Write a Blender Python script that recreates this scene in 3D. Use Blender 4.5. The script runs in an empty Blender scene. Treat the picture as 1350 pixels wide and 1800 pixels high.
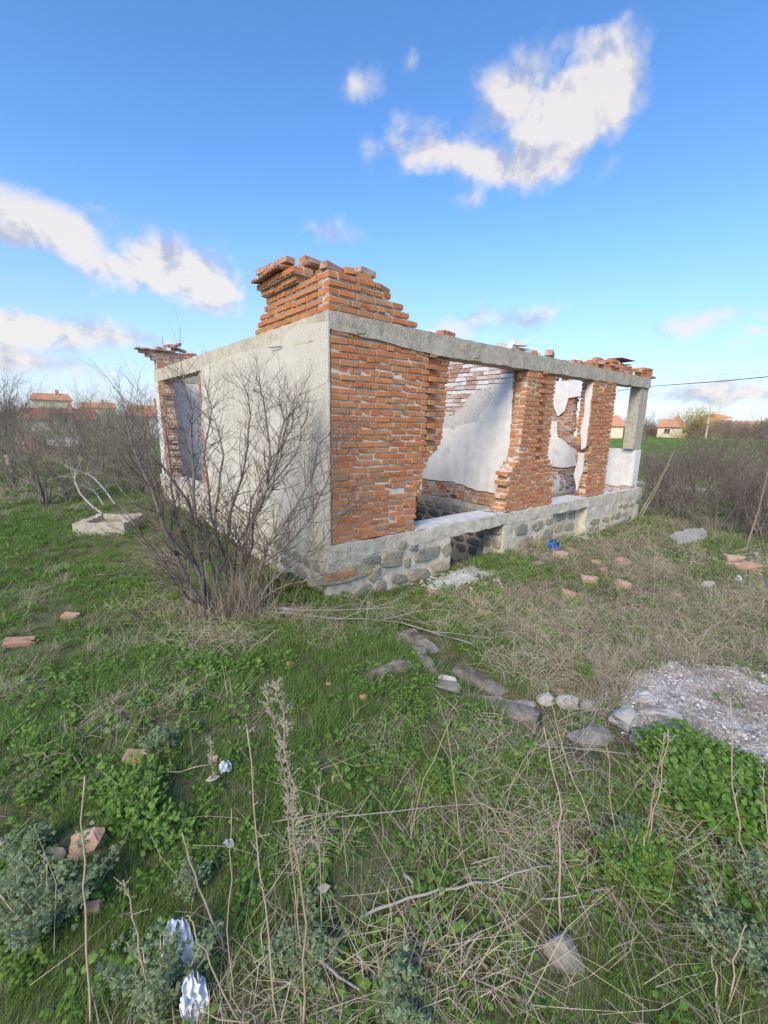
import bpy, bmesh, math, random
import numpy as np
from math import sin, cos, pi, radians, atan, atan2, hypot, exp
from mathutils import Vector, Matrix, noise, Euler

random.seed(7)
np.random.seed(7)
SC = bpy.context.scene
COL = SC.collection

# ------------------------------------------------------------------ camera
F, CX, CY = 762.0, 675.0, 900.0
PITCH, ROLL, EYE = atan(159 / 762.), atan(0.0195), 1.65
_f = Vector((0, cos(PITCH), -sin(PITCH)))
_r0 = Vector((1, 0, 0)); _u0 = Vector((0, sin(PITCH), cos(PITCH)))
_r = _r0 * cos(ROLL) + _u0 * sin(ROLL)
_u = _u0 * cos(ROLL) - _r0 * sin(ROLL)
cam_data = bpy.data.cameras.new('camera')
cam = bpy.data.objects.new('camera', cam_data); COL.objects.link(cam)
cam_data.sensor_fit = 'VERTICAL'; cam_data.sensor_height = 24.0
cam_data.lens = F / 1800.0 * 24.0
cam_data.clip_start = 0.05; cam_data.clip_end = 3000
m = Matrix.Identity(4)
for i in range(3):
    m[i][0] = _r[i]; m[i][1] = _u[i]; m[i][2] = -_f[i]
m[2][3] = EYE
cam.matrix_world = m
SC.camera = cam
CAMP = Vector((0, 0, EYE))

# ------------------------------------------------------------------ sun, sky
SUN_AZ, SUN_EL = radians(-158), radians(38)
sun_d = bpy.data.lights.new('sun', 'SUN')
sun_d.energy = 3.0; sun_d.angle = radians(26); sun_d.color = (1.0, 0.88, 0.70)
sun = bpy.data.objects.new('sun', sun_d); COL.objects.link(sun)
sv = Vector((sin(SUN_AZ) * cos(SUN_EL), cos(SUN_AZ) * cos(SUN_EL), sin(SUN_EL)))
sun.rotation_euler = sv.to_track_quat('Z', 'Y').to_euler()

SC.view_settings.view_transform = 'Standard'
SC.view_settings.look = 'None'
SC.view_settings.gamma = 1.0
SC.view_settings.use_curve_mapping = False
SC.view_settings.exposure = 0.42

world = bpy.data.worlds.new('World'); SC.world = world; world.use_nodes = True


def build_world():
    nt = world.node_tree; nt.nodes.clear()
    N = nt.nodes.new; L = nt.links.new
    out = N('ShaderNodeOutputWorld'); bg = N('ShaderNodeBackground')
    bg.inputs['Strength'].default_value = 0.14
    L(bg.outputs[0], out.inputs[0])
    sky = N('ShaderNodeTexSky'); sky.sky_type = 'NISHITA'; sky.sun_disc = False
    sky.sun_elevation = SUN_EL; sky.sun_rotation = SUN_AZ
    sky.air_density = 1.0; sky.dust_density = 0.6; sky.ozone_density = 2.2
    hs = N('ShaderNodeHueSaturation'); hs.inputs['Saturation'].default_value = 1.22
    hs.inputs['Value'].default_value = 1.0
    L(sky.outputs[0], hs.inputs['Color'])
    tint = N('ShaderNodeMix'); tint.data_type = 'RGBA'; tint.blend_type = 'MULTIPLY'
    tint.inputs[0].default_value = 1.0
    tint.inputs[7].default_value = (1.40, 1.40, 1.52, 1)
    L(hs.outputs[0], tint.inputs[6])
    tc = N('ShaderNodeTexCoord'); sp = N('ShaderNodeSeparateXYZ'); L(tc.outputs['Generated'], sp.inputs[0])

    def mth(op, a, b=None, c=None, clamp=False):
        n = N('ShaderNodeMath'); n.operation = op; n.use_clamp = clamp
        for k, v in enumerate((a, b, c)):
            if v is None: continue
            if isinstance(v, (int, float)): n.inputs[k].default_value = v
            else: L(v, n.inputs[k])
        return n.outputs[0]
    az = mth('ARCTAN2', sp.outputs[0], sp.outputs[1])
    el = mth('ARCSINE', sp.outputs[2])
    cmb = N('ShaderNodeCombineXYZ'); L(az, cmb.inputs[0]); L(el, cmb.inputs[1])
    # domain warp so the cloud outlines billow
    n1 = N('ShaderNodeTexNoise'); n1.inputs['Scale'].default_value = 11.0; n1.inputs['Detail'].default_value = 6
    n1.inputs['Roughness'].default_value = 0.62
    L(tc.outputs['Generated'], n1.inputs['Vector'])
    sub = N('ShaderNodeVectorMath'); sub.operation = 'SUBTRACT'; sub.inputs[1].default_value = (.5, .5, .5)
    L(n1.outputs['Color'], sub.inputs[0])
    scl = N('ShaderNodeVectorMath'); scl.operation = 'SCALE'; scl.inputs['Scale'].default_value = 0.06
    L(sub.outputs[0], scl.inputs[0])
    add = N('ShaderNodeVectorMath'); add.operation = 'ADD'
    L(cmb.outputs[0], add.inputs[0]); L(scl.outputs[0], add.inputs[1])
    acc = None
    for (a, e, ra, re, rot, w) in CLOUDS:
        mp = N('ShaderNodeMapping'); mp.vector_type = 'TEXTURE'
        mp.inputs['Location'].default_value = (a, e, 0)
        mp.inputs['Rotation'].default_value = (0, 0, rot)
        mp.inputs['Scale'].default_value = (ra * 1.5, re * 1.5, 1)
        L(add.outputs[0], mp.inputs[0])
        g = N('ShaderNodeTexGradient'); g.gradient_type = 'SPHERICAL'; L(mp.outputs[0], g.inputs[0])
        acc = mth('MULTIPLY', g.outputs['Fac'], w) if acc is None else mth('MULTIPLY_ADD', g.outputs['Fac'], w, acc)
    # the sky goes on with scattered small clouds outside the view
    n2 = N('ShaderNodeTexNoise'); n2.inputs['Scale'].default_value = 22.0; n2.inputs['Detail'].default_value = 7
    n2.inputs['Roughness'].default_value = 0.6
    L(tc.outputs['Generated'], n2.inputs['Vector'])
    n3 = N('ShaderNodeTexNoise'); n3.inputs['Scale'].default_value = 2.6; n3.inputs['Detail'].default_value = 5
    L(tc.outputs['Generated'], n3.inputs['Vector'])
    behind = mth('MULTIPLY', mth('LESS_THAN', sp.outputs[1], 0.0), mth('MULTIPLY', mth('SUBTRACT', n3.outputs['Fac'], 0.52), 3.0, clamp=True))
    acc = mth('ADD', acc, behind)
    n4 = N('ShaderNodeTexNoise'); n4.inputs['Scale'].default_value = 9.0; n4.inputs['Detail'].default_value = 9
    n4.inputs['Roughness'].default_value = 0.58; n4.inputs['Distortion'].default_value = 0.25
    L(tc.outputs['Generated'], n4.inputs['Vector'])
    # the same noise looked up a little towards the sun: where it is thicker there, this side is in shade
    off = N('ShaderNodeVectorMath'); off.operation = 'ADD'; off.inputs[1].default_value = (0.012, -0.01, 0.028); L(tc.outputs['Generated'], off.inputs[0])
    n5 = N('ShaderNodeTexNoise'); n5.inputs['Scale'].default_value = 9.0; n5.inputs['Detail'].default_value = 9
    n5.inputs['Roughness'].default_value = 0.58; n5.inputs['Distortion'].default_value = 0.25
    L(off.outputs[0], n5.inputs['Vector'])
    msk = mth('MULTIPLY', acc, 5.0, clamp=True)
    nz = mth('ADD', mth('MULTIPLY', mth('SUBTRACT', n4.outputs['Fac'], 0.5), 1.9), mth('MULTIPLY', mth('SUBTRACT', n2.outputs['Fac'], 0.5), 0.35))
    dens = mth('ADD', acc, mth('MULTIPLY', nz, msk))
    mr = N('ShaderNodeMapRange'); mr.interpolation_type = 'SMOOTHSTEP'
    L(dens, mr.inputs[0]); mr.inputs[1].default_value = 0.06; mr.inputs[2].default_value = 0.98
    alpha = mth('MULTIPLY', mr.outputs[0], 0.90)
    sh = mth('ADD', mth('MULTIPLY', mth('SUBTRACT', n4.outputs['Fac'], n5.outputs['Fac']), 8.0), mth('MULTIPLY_ADD', dens, 0.35, 0.38))
    mr2 = N('ShaderNodeMapRange'); L(sh, mr2.inputs[0]); mr2.inputs[1].default_value = 0.0; mr2.inputs[2].default_value = 1.0
    cc = N('ShaderNodeMix'); cc.data_type = 'RGBA'; L(mr2.outputs[0], cc.inputs[0])
    cc.inputs[6].default_value = (2.75, 2.95, 3.6, 1); cc.inputs[7].default_value = (4.9, 4.65, 4.45, 1)
    # thin pale haze low over the horizon
    hz = N('ShaderNodeMapRange'); L(el, hz.inputs[0]); hz.interpolation_type = 'SMOOTHSTEP'
    hz.inputs[1].default_value = 0.0; hz.inputs[2].default_value = 0.42
    hz.inputs[3].default_value = 0.62; hz.inputs[4].default_value = 0.0
    hm = N('ShaderNodeMix'); hm.data_type = 'RGBA'; L(hz.outputs[0], hm.inputs[0]); L(tint.outputs[2], hm.inputs[6])
    hm.inputs[7].default_value = (2.35, 2.95, 4.6, 1)
    mx = N('ShaderNodeMix'); mx.data_type = 'RGBA'; L(alpha, mx.inputs[0]); L(hm.outputs[2], mx.inputs[6]); L(cc.outputs[2], mx.inputs[7])
    L(mx.outputs[2], bg.inputs['Color'])


def ray(x, y):
    return _f + _r * ((x - CX) / F) - _u * ((y - CY) / F)


def azel(x, y):
    d = ray(x, y).normalized()
    return atan2(d.x, d.y), math.asin(d.z)


CL_PX = [(1045, 145, 75, 62, -.5, 1.05), (1000, 215, 85, 70, -.7, 1.1), (940, 285, 74, 56, -.2, 1.15), (905, 140, 70, 55, -.6, .62),
         (1080, 185, 48, 62, 0, .85), (1030, 68, 50, 22, 0, .42), (1060, 300, 45, 25, -.4, .15), (870, 190, 50, 40, 0, .4),
         (940, 185, 62, 62, 0, .75), (780, 255, 84, 52, .2, .98), (730, 280, 56, 28, 0, .7), (845, 295, 48, 36, .3, .7), (820, 358, 32, 24, 0, .5), (815, 165, 50, 40, 0, .3),
         (635, 146, 42, 32, -.2, .62), (722, 103, 22, 24, 0, .5), (645, 275, 20, 40, 0, .3),
         (55, 385, 84, 50, .05, 1.05), (120, 395, 50, 34, .1, .6), (178, 365, 46, 22, .2, .55), (270, 462, 104, 56, .1, 1.0), (350, 480, 78, 58, .2, .9), (410, 525, 50, 36, .2, .5),
         (200, 475, 76, 30, .1, .7), (10, 400, 70, 36, 0, .8), (120, 510, 90, 24, 0, .3),
         (590, 415, 56, 26, .1, .72), (680, 412, 20, 14, 0, .25),
         (80, 572, 150, 34, .05, .85), (10, 600, 120, 44, 0, .8), (210, 592, 90, 16, 0, .6), (0, 485, 60, 16, .1, .5), (70, 640, 130, 14, 0, .5), (180, 660, 60, 8, 0, .4),
         (830, 566, 66, 26, -.2, .8), (938, 562, 58, 20, -.2, .65), (900, 600, 60, 16, 0, .4),
         (1225, 568, 76, 22, -.2, .85), (1330, 578, 36, 15, 0, .6), (1350, 540, 28, 15, 0, .6), (1290, 608, 30, 8, 0, .4),
         (1240, 692, 100, 16, 0, .8), (1330, 696, 80, 12, 0, .6), (1105, 690, 46, 16, 0, .7), (1270, 672, 26, 10, 0, .5), (640, 640, 90, 12, 0, .3)]
CLOUDS = []
for (x, y, rx, ry, rot, w) in CL_PX:
    a, e = azel(x, y); a1, e1 = azel(x + rx, y); a2, e2 = azel(x, y - ry)
    CLOUDS.append((a, e, abs(a1 - a), abs(e2 - e), -rot, w))
build_world()

# ------------------------------------------------------------------ tools


def tag(o, label=None, cat=None, group=None, kind=None):
    if label: o['label'] = label
    if cat: o['category'] = cat
    if group: o['group'] = group
    if kind: o['kind'] = kind
    return o


def empty(name, loc=(0, 0, 0), rz=0):
    o = bpy.data.objects.new(name, None); COL.objects.link(o)
    o.location = loc; o.rotation_euler = (0, 0, rz); o.empty_display_size = .1
    return o


class MB:
    """collects verts and faces, then links them as one mesh object"""
    def __init__(s): s.v = []; s.f = []; s.m = []

    def add(s, vs, fs, mi=0):
        o = len(s.v); s.v.extend([tuple(p) for p in vs]); s.f.extend([tuple(i + o for i in f) for f in fs]); s.m.extend([mi] * len(fs))

    def box(s, x0, x1, y0, y1, z0, z1, M=None, mi=0, j=0):
        vs = [Vector((x, y, z)) for z in (z0, z1) for (x, y) in ((x0, y0), (x1, y0), (x1, y1), (x0, y1))]
        if j: vs = [v + Vector([random.uniform(-j, j) for _ in range(3)]) for v in vs]
        if M: vs = [M @ v for v in vs]
        s.add(vs, [(0, 3, 2, 1), (4, 5, 6, 7), (0, 1, 5, 4), (1, 2, 6, 5), (2, 3, 7, 6), (3, 0, 4, 7)], mi)

    def tube(s, pts, rs, n=5, cap=True, mi=0):
        pts = [Vector(p) for p in pts]; vs = []; fs = []
        ref = Vector((0.31, 0.2, 0.93))
        for i, p in enumerate(pts):
            d = (pts[min(i + 1, len(pts) - 1)] - pts[max(i - 1, 0)])
            if d.length < 1e-9: d = Vector((0, 0, 1))
            d.normalize(); a = d.cross(ref)
            if a.length < .05: a = d.cross(Vector((1, 0, 0)))
            a.normalize(); b = d.cross(a)
            r = rs[i] if hasattr(rs, '__len__') else rs
            for k in range(n):
                t = 2 * pi * k / n
                vs.append(p + a * (cos(t) * r) + b * (sin(t) * r))
        for i in range(len(pts) - 1):
            for k in range(n):
                k2 = (k + 1) % n
                fs.append((i * n + k, i * n + k2, (i + 1) * n + k2, (i + 1) * n + k))
        if cap and n > 2:
            fs.append(tuple(range(n))); fs.append(tuple((len(pts) - 1) * n + k for k in range(n)))
        s.add(vs, fs, mi)

    def mesh(s, name, mats, smooth=False):
        me = bpy.data.meshes.new(name); me.from_pydata(s.v, [], s.f)
        for mt in (mats if isinstance(mats, (list, tuple)) else [mats]): me.materials.append(mt)
        if any(s.m): me.polygons.foreach_set('material_index', s.m)
        if smooth: me.polygons.foreach_set('use_smooth', [True] * len(s.f))
        me.update(); return me

    def build(s, name, mats, parent=None, smooth=False):
        o = bpy.data.objects.new(name, s.mesh(name, mats, smooth)); COL.objects.link(o)
        if parent: o.parent = parent
        return o


def inst(name, me, parent=None, M=None):
    o = bpy.data.objects.new(name, me); COL.objects.link(o)
    if parent: o.parent = parent
    if M is not None: o.matrix_local = M if parent else M
    return o


def copy_tree(o, parent=None):
    c = o.copy(); COL.objects.link(c); c.parent = parent
    if parent: c.matrix_parent_inverse = o.matrix_parent_inverse.copy()
    for ch in list(o.children): copy_tree(ch, c)
    return c


def fbm(x, y, z=0, o=4): return noise.fractal(Vector((x, y, z)), 0.9, 2.1, o, noise_basis='PERLIN_ORIGINAL')


def sstep(x, a, b):
    t = max(0, min(1, (x - a) / (b - a))); return t * t * (3 - 2 * t)


# ------------------------------------------------------------------ materials
def mat(name, cols, scale=6.0, rough=.9, bump=.3, bscale=60, detail=6, island=0.0, spots=None, spec=.25, trans=0, stretch=None, bdist=.01, brk=None):
    """cols: ramp colours mixed by world-position noise; island: amount of per-piece variation"""
    mt = bpy.data.materials.new(name); mt.use_nodes = True
    nt = mt.node_tree; N = nt.nodes.new; L = nt.links.new
    bs = nt.nodes['Principled BSDF']; bs.inputs['Roughness'].default_value = rough
    bs.inputs['Specular IOR Level'].default_value = spec
    ge = N('ShaderNodeNewGeometry')
    vec = ge.outputs['Position']
    if stretch:
        mp = N('ShaderNodeMapping'); mp.inputs['Scale'].default_value = stretch; L(vec, mp.inputs[0]); vec = mp.outputs[0]
    n1 = N('ShaderNodeTexNoise'); n1.inputs['Scale'].default_value = scale; n1.inputs['Detail'].default_value = detail
    n1.inputs['Roughness'].default_value = .6
    L(vec, n1.inputs['Vector'])
    fac = n1.outputs['Fac']
    mr = N('ShaderNodeMapRange'); mr.inputs[1].default_value = .3; mr.inputs[2].default_value = .7; L(fac, mr.inputs[0]); fac = mr.outputs[0]
    if island:
        oi = N('ShaderNodeObjectInfo')
        ad = N('ShaderNodeMath'); ad.operation = 'ADD'; L(ge.outputs['Random Per Island'], ad.inputs[0]); L(oi.outputs['Random'], ad.inputs[1])
        fr = N('ShaderNodeMath'); fr.operation = 'FRACT'; L(ad.outputs[0], fr.inputs[0])
        mm = N('ShaderNodeMix'); mm.inputs[0].default_value = island; L(fac, mm.inputs[2]); L(fr.outputs[0], mm.inputs[3]); fac = mm.outputs[0]
    cr = N('ShaderNodeValToRGB'); L(fac, cr.inputs[0])
    el = cr.color_ramp.elements
    while len(el) < len(cols): el.new(.5)
    for i, c in enumerate(cols):
        el[i].position = i / max(1, len(cols) - 1); el[i].color = (*c, 1)
    col = cr.outputs[0]
    for sp_ in (spots or []):
        c2, sc, lo, hi = sp_
        n2 = N('ShaderNodeTexNoise'); n2.inputs['Scale'].default_value = sc; n2.inputs['Detail'].default_value = 5; n2.inputs['Roughness'].default_value = .65
        L(vec, n2.inputs['Vector'])
        m2 = N('ShaderNodeMapRange'); m2.inputs[1].default_value = lo; m2.inputs[2].default_value = hi; L(n2.outputs['Fac'], m2.inputs[0])
        mx = N('ShaderNodeMix'); mx.data_type = 'RGBA'; L(m2.outputs[0], mx.inputs[0]); L(col, mx.inputs[6]); mx.inputs[7].default_value = (*c2, 1)
        col = mx.outputs[2]
    L(col, bs.inputs['Base Color'])
    if bump:
        nb = N('ShaderNodeTexNoise'); nb.inputs['Scale'].default_value = bscale; nb.inputs['Detail'].default_value = 4
        L(vec, nb.inputs['Vector'])
        bp = N('ShaderNodeBump'); bp.inputs['Strength'].default_value = bump; bp.inputs['Distance'].default_value = bdist
        L(nb.outputs['Fac'], bp.inputs['Height']); L(bp.outputs[0], bs.inputs['Normal'])
    if trans:
        out = nt.nodes['Material Output']; tr = N('ShaderNodeBsdfTranslucent'); L(col, tr.inputs[0])
        ms = N('ShaderNodeMixShader'); ms.inputs[0].default_value = trans
        L(bs.outputs[0], ms.inputs[1]); L(tr.outputs[0], ms.inputs[2]); L(ms.outputs[0], out.inputs[0])
    return mt


M = {}
M['brick'] = mat('orange_brick', [(.33, .110, .056), (.50, .178, .068), (.44, .215, .105), (.56, .220, .080), (.42, .24, .125), (.50, .195, .085)], 14, .92, .7, 90, island=.72,
                 spots=[((.56, .44, .34), 11, .62, .84), ((.60, .52, .43), 34, .64, .74), ((.20, .12, .08), 5, .60, .8), ((.16, .07, .04), 24, .66, .8)], bdist=.006)
M['brick_old'] = mat('weathered_brick', [(.26, .09, .05), (.42, .17, .08), (.40, .24, .16), (.34, .13, .07)], 12, .95, .7, 80, island=.65,
                     spots=[((.55, .50, .44), 6, .50, .66), ((.10, .07, .05), 12, .6, .75)], bdist=.006)
M['brick_white'] = mat('whitewashed_brick', [(.62, .60, .57), (.72, .71, .69), (.55, .50, .46), (.40, .20, .13), (.66, .64, .62)], 9, .95, .8, 70, island=.8,
                       spots=[((.42, .24, .17), 9, .62, .70)], bdist=.006)
M['mortar'] = mat('lime_mortar', [(.50, .445, .36), (.66, .60, .50), (.74, .69, .60)], 20, .98, 1.0, 120, bdist=.01)
M['mortar_white'] = mat('white_mortar', [(.5, .47, .43), (.68, .66, .63)], 20, .98, 1.0, 120, bdist=.01)
M['concrete'] = mat('grey_concrete', [(.30, .275, .215), (.44, .40, .31), (.52, .475, .38)], 16, .95, .9, 55,
                    spots=[((.09, .085, .07), 46, .66, .74), ((.50, .46, .38), 3, .55, .75)], bdist=.012)
M['concrete_warm'] = mat('warm_concrete', [(.42, .38, .28), (.53, .485, .36), (.62, .57, .45)], 14, .95, .8, 60,
                         spots=[((.16, .14, .1), 40, .67, .75)], bdist=.01)
M['roughcast'] = mat('cream_roughcast', [(.50, .465, .37), (.66, .62, .51), (.74, .71, .61)], 42, .97, 1.0, 110,
                     spots=[((.70, .665, .56), 1.3, .45, .66), ((.56, .51, .39), 1.9, .56, .72), ((.20, .18, .14), 30, .69, .76)], bdist=.014)
M['plaster'] = mat('white_plaster', [(.60, .585, .55), (.71, .695, .66), (.78, .76, .71)], 5, .9, .5, 40,
                   spots=[((.55, .54, .50), 30, .68, .76), ((.68, .63, .53), 2.2, .52, .72), ((.45, .41, .35), 7, .60, .78)], bdist=.006)
M['scratch'] = mat('grey_scratch_coat', [(.44, .41, .38), (.56, .53, .50), (.63, .61, .59)], 22, .97, 1.0, 90,
                   spots=[((.35, .2, .14), 14, .67, .74)], bdist=.008)
M['lilac'] = mat('lilac_plaster', [(.74, .63, .56), (.80, .70, .62), (.84, .75, .68)], 3, .92, .3, 40,
                 spots=[((.58, .52, .45), 5, .55, .7), ((.42, .24, .16), 3.2, .60, .66)], bdist=.006)
M['lime'] = mat('lime_screed', [(.42, .41, .39), (.56, .55, .53), (.66, .65, .62)], 9, .95, .6, 60,
                spots=[((.40, .38, .35), 22, .63, .7)], bdist=.01)
M['plinth'] = mat('plinth_pointing', [(.40, .36, .28), (.58, .53, .42), (.68, .63, .52)], 12, .97, 1.0, 50,
                  spots=[((.12, .11, .09), 30, .66, .72), ((.44, .40, .30), 4, .56, .7)], bdist=.014)
M['stone'] = mat('plinth_stone', [(.22, .215, .185), (.34, .30, .205), (.19, .19, .165), (.42, .34, .21), (.25, .24, .20)], 8, .9, .9, 26, island=.75,
                 spots=[((.52, .47, .37), 13, .60, .68), ((.12, .115, .10), 14, .62, .72)], bdist=.02)
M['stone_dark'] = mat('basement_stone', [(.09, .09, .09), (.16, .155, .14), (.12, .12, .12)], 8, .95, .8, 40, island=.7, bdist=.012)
M['boulder'] = mat('weathered_stone', [(.15, .135, .115), (.24, .22, .19), (.31, .29, .25)], 14, .95, .9, 60, island=.3,
                   spots=[((.42, .40, .37), 26, .62, .7), ((.09, .08, .055), 5, .48, .62)], bdist=.01)
M['boulder_pale'] = mat('pale_stone', [(.26, .25, .235), (.38, .37, .35), (.50, .485, .46)], 18, .95, .9, 60, island=.3,
                        spots=[((.22, .18, .14), 12, .6, .72)], bdist=.01)
M['pebble'] = mat('slab_pebble', [(.24, .21, .19), (.40, .37, .34), (.30, .27, .25), (.66, .64, .62), (.28, .24, .21), (.50, .47, .43)], 30, .85, .3, 80, island=.85, spots=[((.22, .19, .15), 4.5, .55, .68)])
M['slabmat'] = mat('pebbly_slab', [(.20, .175, .145), (.33, .295, .25), (.44, .405, .355)], 30, .95, 1.0, 60, spots=[((.54, .51, .465), 3.2, .54, .62), ((.20, .17, .13), 4.5, .58, .68)], bdist=.02)
M['frag'] = mat('broken_brick', [(.36, .20, .13), (.46, .29, .20), (.50, .38, .30)], 18, .95, .8, 60, island=.6,
                spots=[((.52, .45, .38), 13, .55, .70), ((.14, .11, .08), 18, .60, .72)], bdist=.006)
M['soil'] = mat('meadow_soil', [(.055, .062, .030), (.10, .10, .05), (.15, .13, .08), (.08, .105, .04)], 5, 1, .8, 40, detail=9, bdist=.02)
M['grass'] = mat('green_grass', [(.098, .18, .036), (.165, .28, .048), (.130, .21, .050), (.23, .35, .068), (.10, .165, .055)], 1.1, .6, 0, island=.55, trans=.42, spec=.3)
M['grassfar'] = mat('field_grass', [(.11, .23, .03), (.16, .31, .045), (.19, .28, .07)], .6, .7, 0, island=.4, trans=.3)
M['herb'] = mat('herb_leaf', [(.080, .175, .03), (.135, .26, .042), (.19, .30, .055), (.09, .17, .045)], 1.6, .55, 0, island=.6, trans=.35, spec=.35)
M['worm'] = mat('grey_green_leaf', [(.12, .17, .075), (.20, .26, .125), (.28, .34, .19), (.13, .20, .06)], 6, .7, 0, island=.6, trans=.3)
M['straw'] = mat('dry_straw', [(.32, .25, .16), (.46, .38, .26), (.55, .48, .35), (.38, .31, .23)], 2, .85, 0, island=.65, trans=.15)
M['litter'] = mat('dry_litter', [(.20, .155, .11), (.32, .26, .19), (.40, .34, .26)], 3, .9, 0, island=.6, trans=.1)
M['stalk'] = mat('pale_stalk', [(.32, .25, .16), (.44, .36, .25), (.36, .28, .19)], 20, .8, 0, island=.3)
M['stalk_rust'] = mat('rusty_stalk', [(.26, .165, .10), (.38, .28, .18), (.32, .22, .13)], 14, .8, 0, island=.3)
M['seed'] = mat('grey_seedhead', [(.26, .24, .18), (.38, .35, .27), (.45, .42, .32)], 30, .9, 0, island=.6)
M['bark'] = mat('grey_bark', [(.11, .092, .078), (.20, .172, .148), (.29, .26, .23)], 18, .9, .5, 60, island=.15, spots=[((.30, .29, .27), 12, .62, .72)])
M['twig'] = mat('brown_twig', [(.095, .070, .055), (.155, .122, .098), (.22, .18, .145)], 4, .85, 0, island=.5)
M['twig_olive'] = mat('olive_twig', [(.16, .135, .10), (.24, .205, .15), (.25, .24, .13)], 2, .85, 0, island=.5)
M['twig_far'] = mat('distant_twig', [(.17, .13, .10), (.27, .21, .155), (.24, .20, .13)], .3, .9, 0, island=.5)
M['willow'] = mat('yellow_twig', [(.34, .25, .07), (.48, .37, .12), (.42, .34, .15)], .5, .9, 0, island=.5)
M['deadwood'] = mat('bleached_wood', [(.27, .25, .22), (.38, .36, .32), (.31, .275, .23)], 22, .8, .3, 60)
M['rust'] = mat('rusted_steel', [(.03, .02, .015), (.10, .05, .03)], 20, .8, .3, 60)
M['rooftile'] = mat('red_roof_tile', [(.26, .09, .055), (.36, .145, .085), (.30, .12, .075)], 2, .85, 0, island=.5)
M['roofpale'] = mat('orange_roof_tile', [(.50, .22, .12), (.58, .29, .17), (.52, .25, .16)], 1, .85, 0, island=.5)
M['wallwhite'] = mat('house_whitewash', [(.52, .50, .46), (.66, .63, .58), (.60, .56, .48)], .8, .9, 0, spots=[((.38, .33, .27), 1.4, .56, .66)])
M['wallcream'] = mat('house_cream', [(.60, .52, .38), (.70, .62, .48)], .7, .9, 0)
M['dark'] = mat('dark_opening', [(.015, .015, .017), (.03, .03, .03)], 2, .6, 0)
M['wood'] = mat('old_wood', [(.09, .07, .055), (.17, .135, .105)], 10, .9, .3, 50)
M['polemat'] = mat('pole_concrete', [(.50, .45, .38), (.62, .57, .50)], 3, .9, 0)
M['cable'] = mat('black_cable', [(.012, .012, .014), (.02, .02, .022)], 3, .5, 0)
M['plastic_w'] = mat('white_plastic_film', [(.66, .69, .74), (.74, .76, .79), (.80, .81, .82)], 16, .75, .3, 40, trans=.15, spec=.15)
M['plastic_c'] = mat('white_crumpled_plastic', [(.70, .73, .78), (.82, .84, .88)], 22, .8, .3, 50, trans=.15, spec=.15)
M['plastic_b'] = mat('blue_plastic_film', [(.05, .20, .55), (.12, .33, .75)], 22, .35, .3, 50, trans=.3, spec=.5)
M['track'] = mat('pale_dirt', [(.40, .33, .23), (.50, .42, .31)], .5, 1, 0)
M['water'] = mat('pale_water', [(.30, .36, .44), (.50, .55, .62)], .8, .25, 0, spec=.5)


def streaks(mt, col, lo=.55, hi=.75, sc=5.0):     # rain runs and damp, long down the wall
    nt = mt.node_tree; N = nt.nodes.new; L = nt.links.new; bs = nt.nodes['Principled BSDF']; prev = bs.inputs['Base Color'].links[0].from_socket
    ge = N('ShaderNodeNewGeometry'); mp = N('ShaderNodeMapping'); mp.inputs['Scale'].default_value = (1, 1, .10); L(ge.outputs['Position'], mp.inputs[0])
    n = N('ShaderNodeTexNoise'); n.inputs['Scale'].default_value = sc; n.inputs['Detail'].default_value = 7; n.inputs['Roughness'].default_value = .65; L(mp.outputs[0], n.inputs['Vector'])
    mr = N('ShaderNodeMapRange'); mr.inputs[1].default_value = lo; mr.inputs[2].default_value = hi; mr.inputs[4].default_value = .6; L(n.outputs['Fac'], mr.inputs[0])
    mx = N('ShaderNodeMix'); mx.data_type = 'RGBA'; L(mr.outputs[0], mx.inputs[0]); L(prev, mx.inputs[6]); mx.inputs[7].default_value = (*col, 1); L(mx.outputs[2], bs.inputs['Base Color'])
streaks(M['concrete'], (.22, .205, .17), .50, .72, 7); streaks(M['concrete_warm'], (.30, .27, .20), .52, .75, 6)
streaks(M['roughcast'], (.46, .42, .33), .52, .76, 3.2); streaks(M['plaster'], (.46, .43, .37), .52, .74, 5); streaks(M['plinth'], (.34, .31, .25), .5, .72, 6)

# ------------------------------------------------------------------ terrain
CORNER = Vector((-0.61738, 4.83793, 0))
YAW = radians(39)
dR = Vector((cos(YAW), sin(YAW), 0)); dL = Vector((-sin(YAW), cos(YAW), 0))


def loc(x, y):     # world xy -> house frame
    d = Vector((x, y, 0)) - CORNER
    return d.dot(dR), d.dot(dL)


def seg_d(x, y, a, b):
    ax, ay = a; bx, by = b; dx, dy = bx - ax, by - ay
    t = max(0, min(1, ((x - ax) * dx + (y - ay) * dy) / (dx * dx + dy * dy)))
    return hypot(x - ax - t * dx, y - ay - t * dy), t


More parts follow.
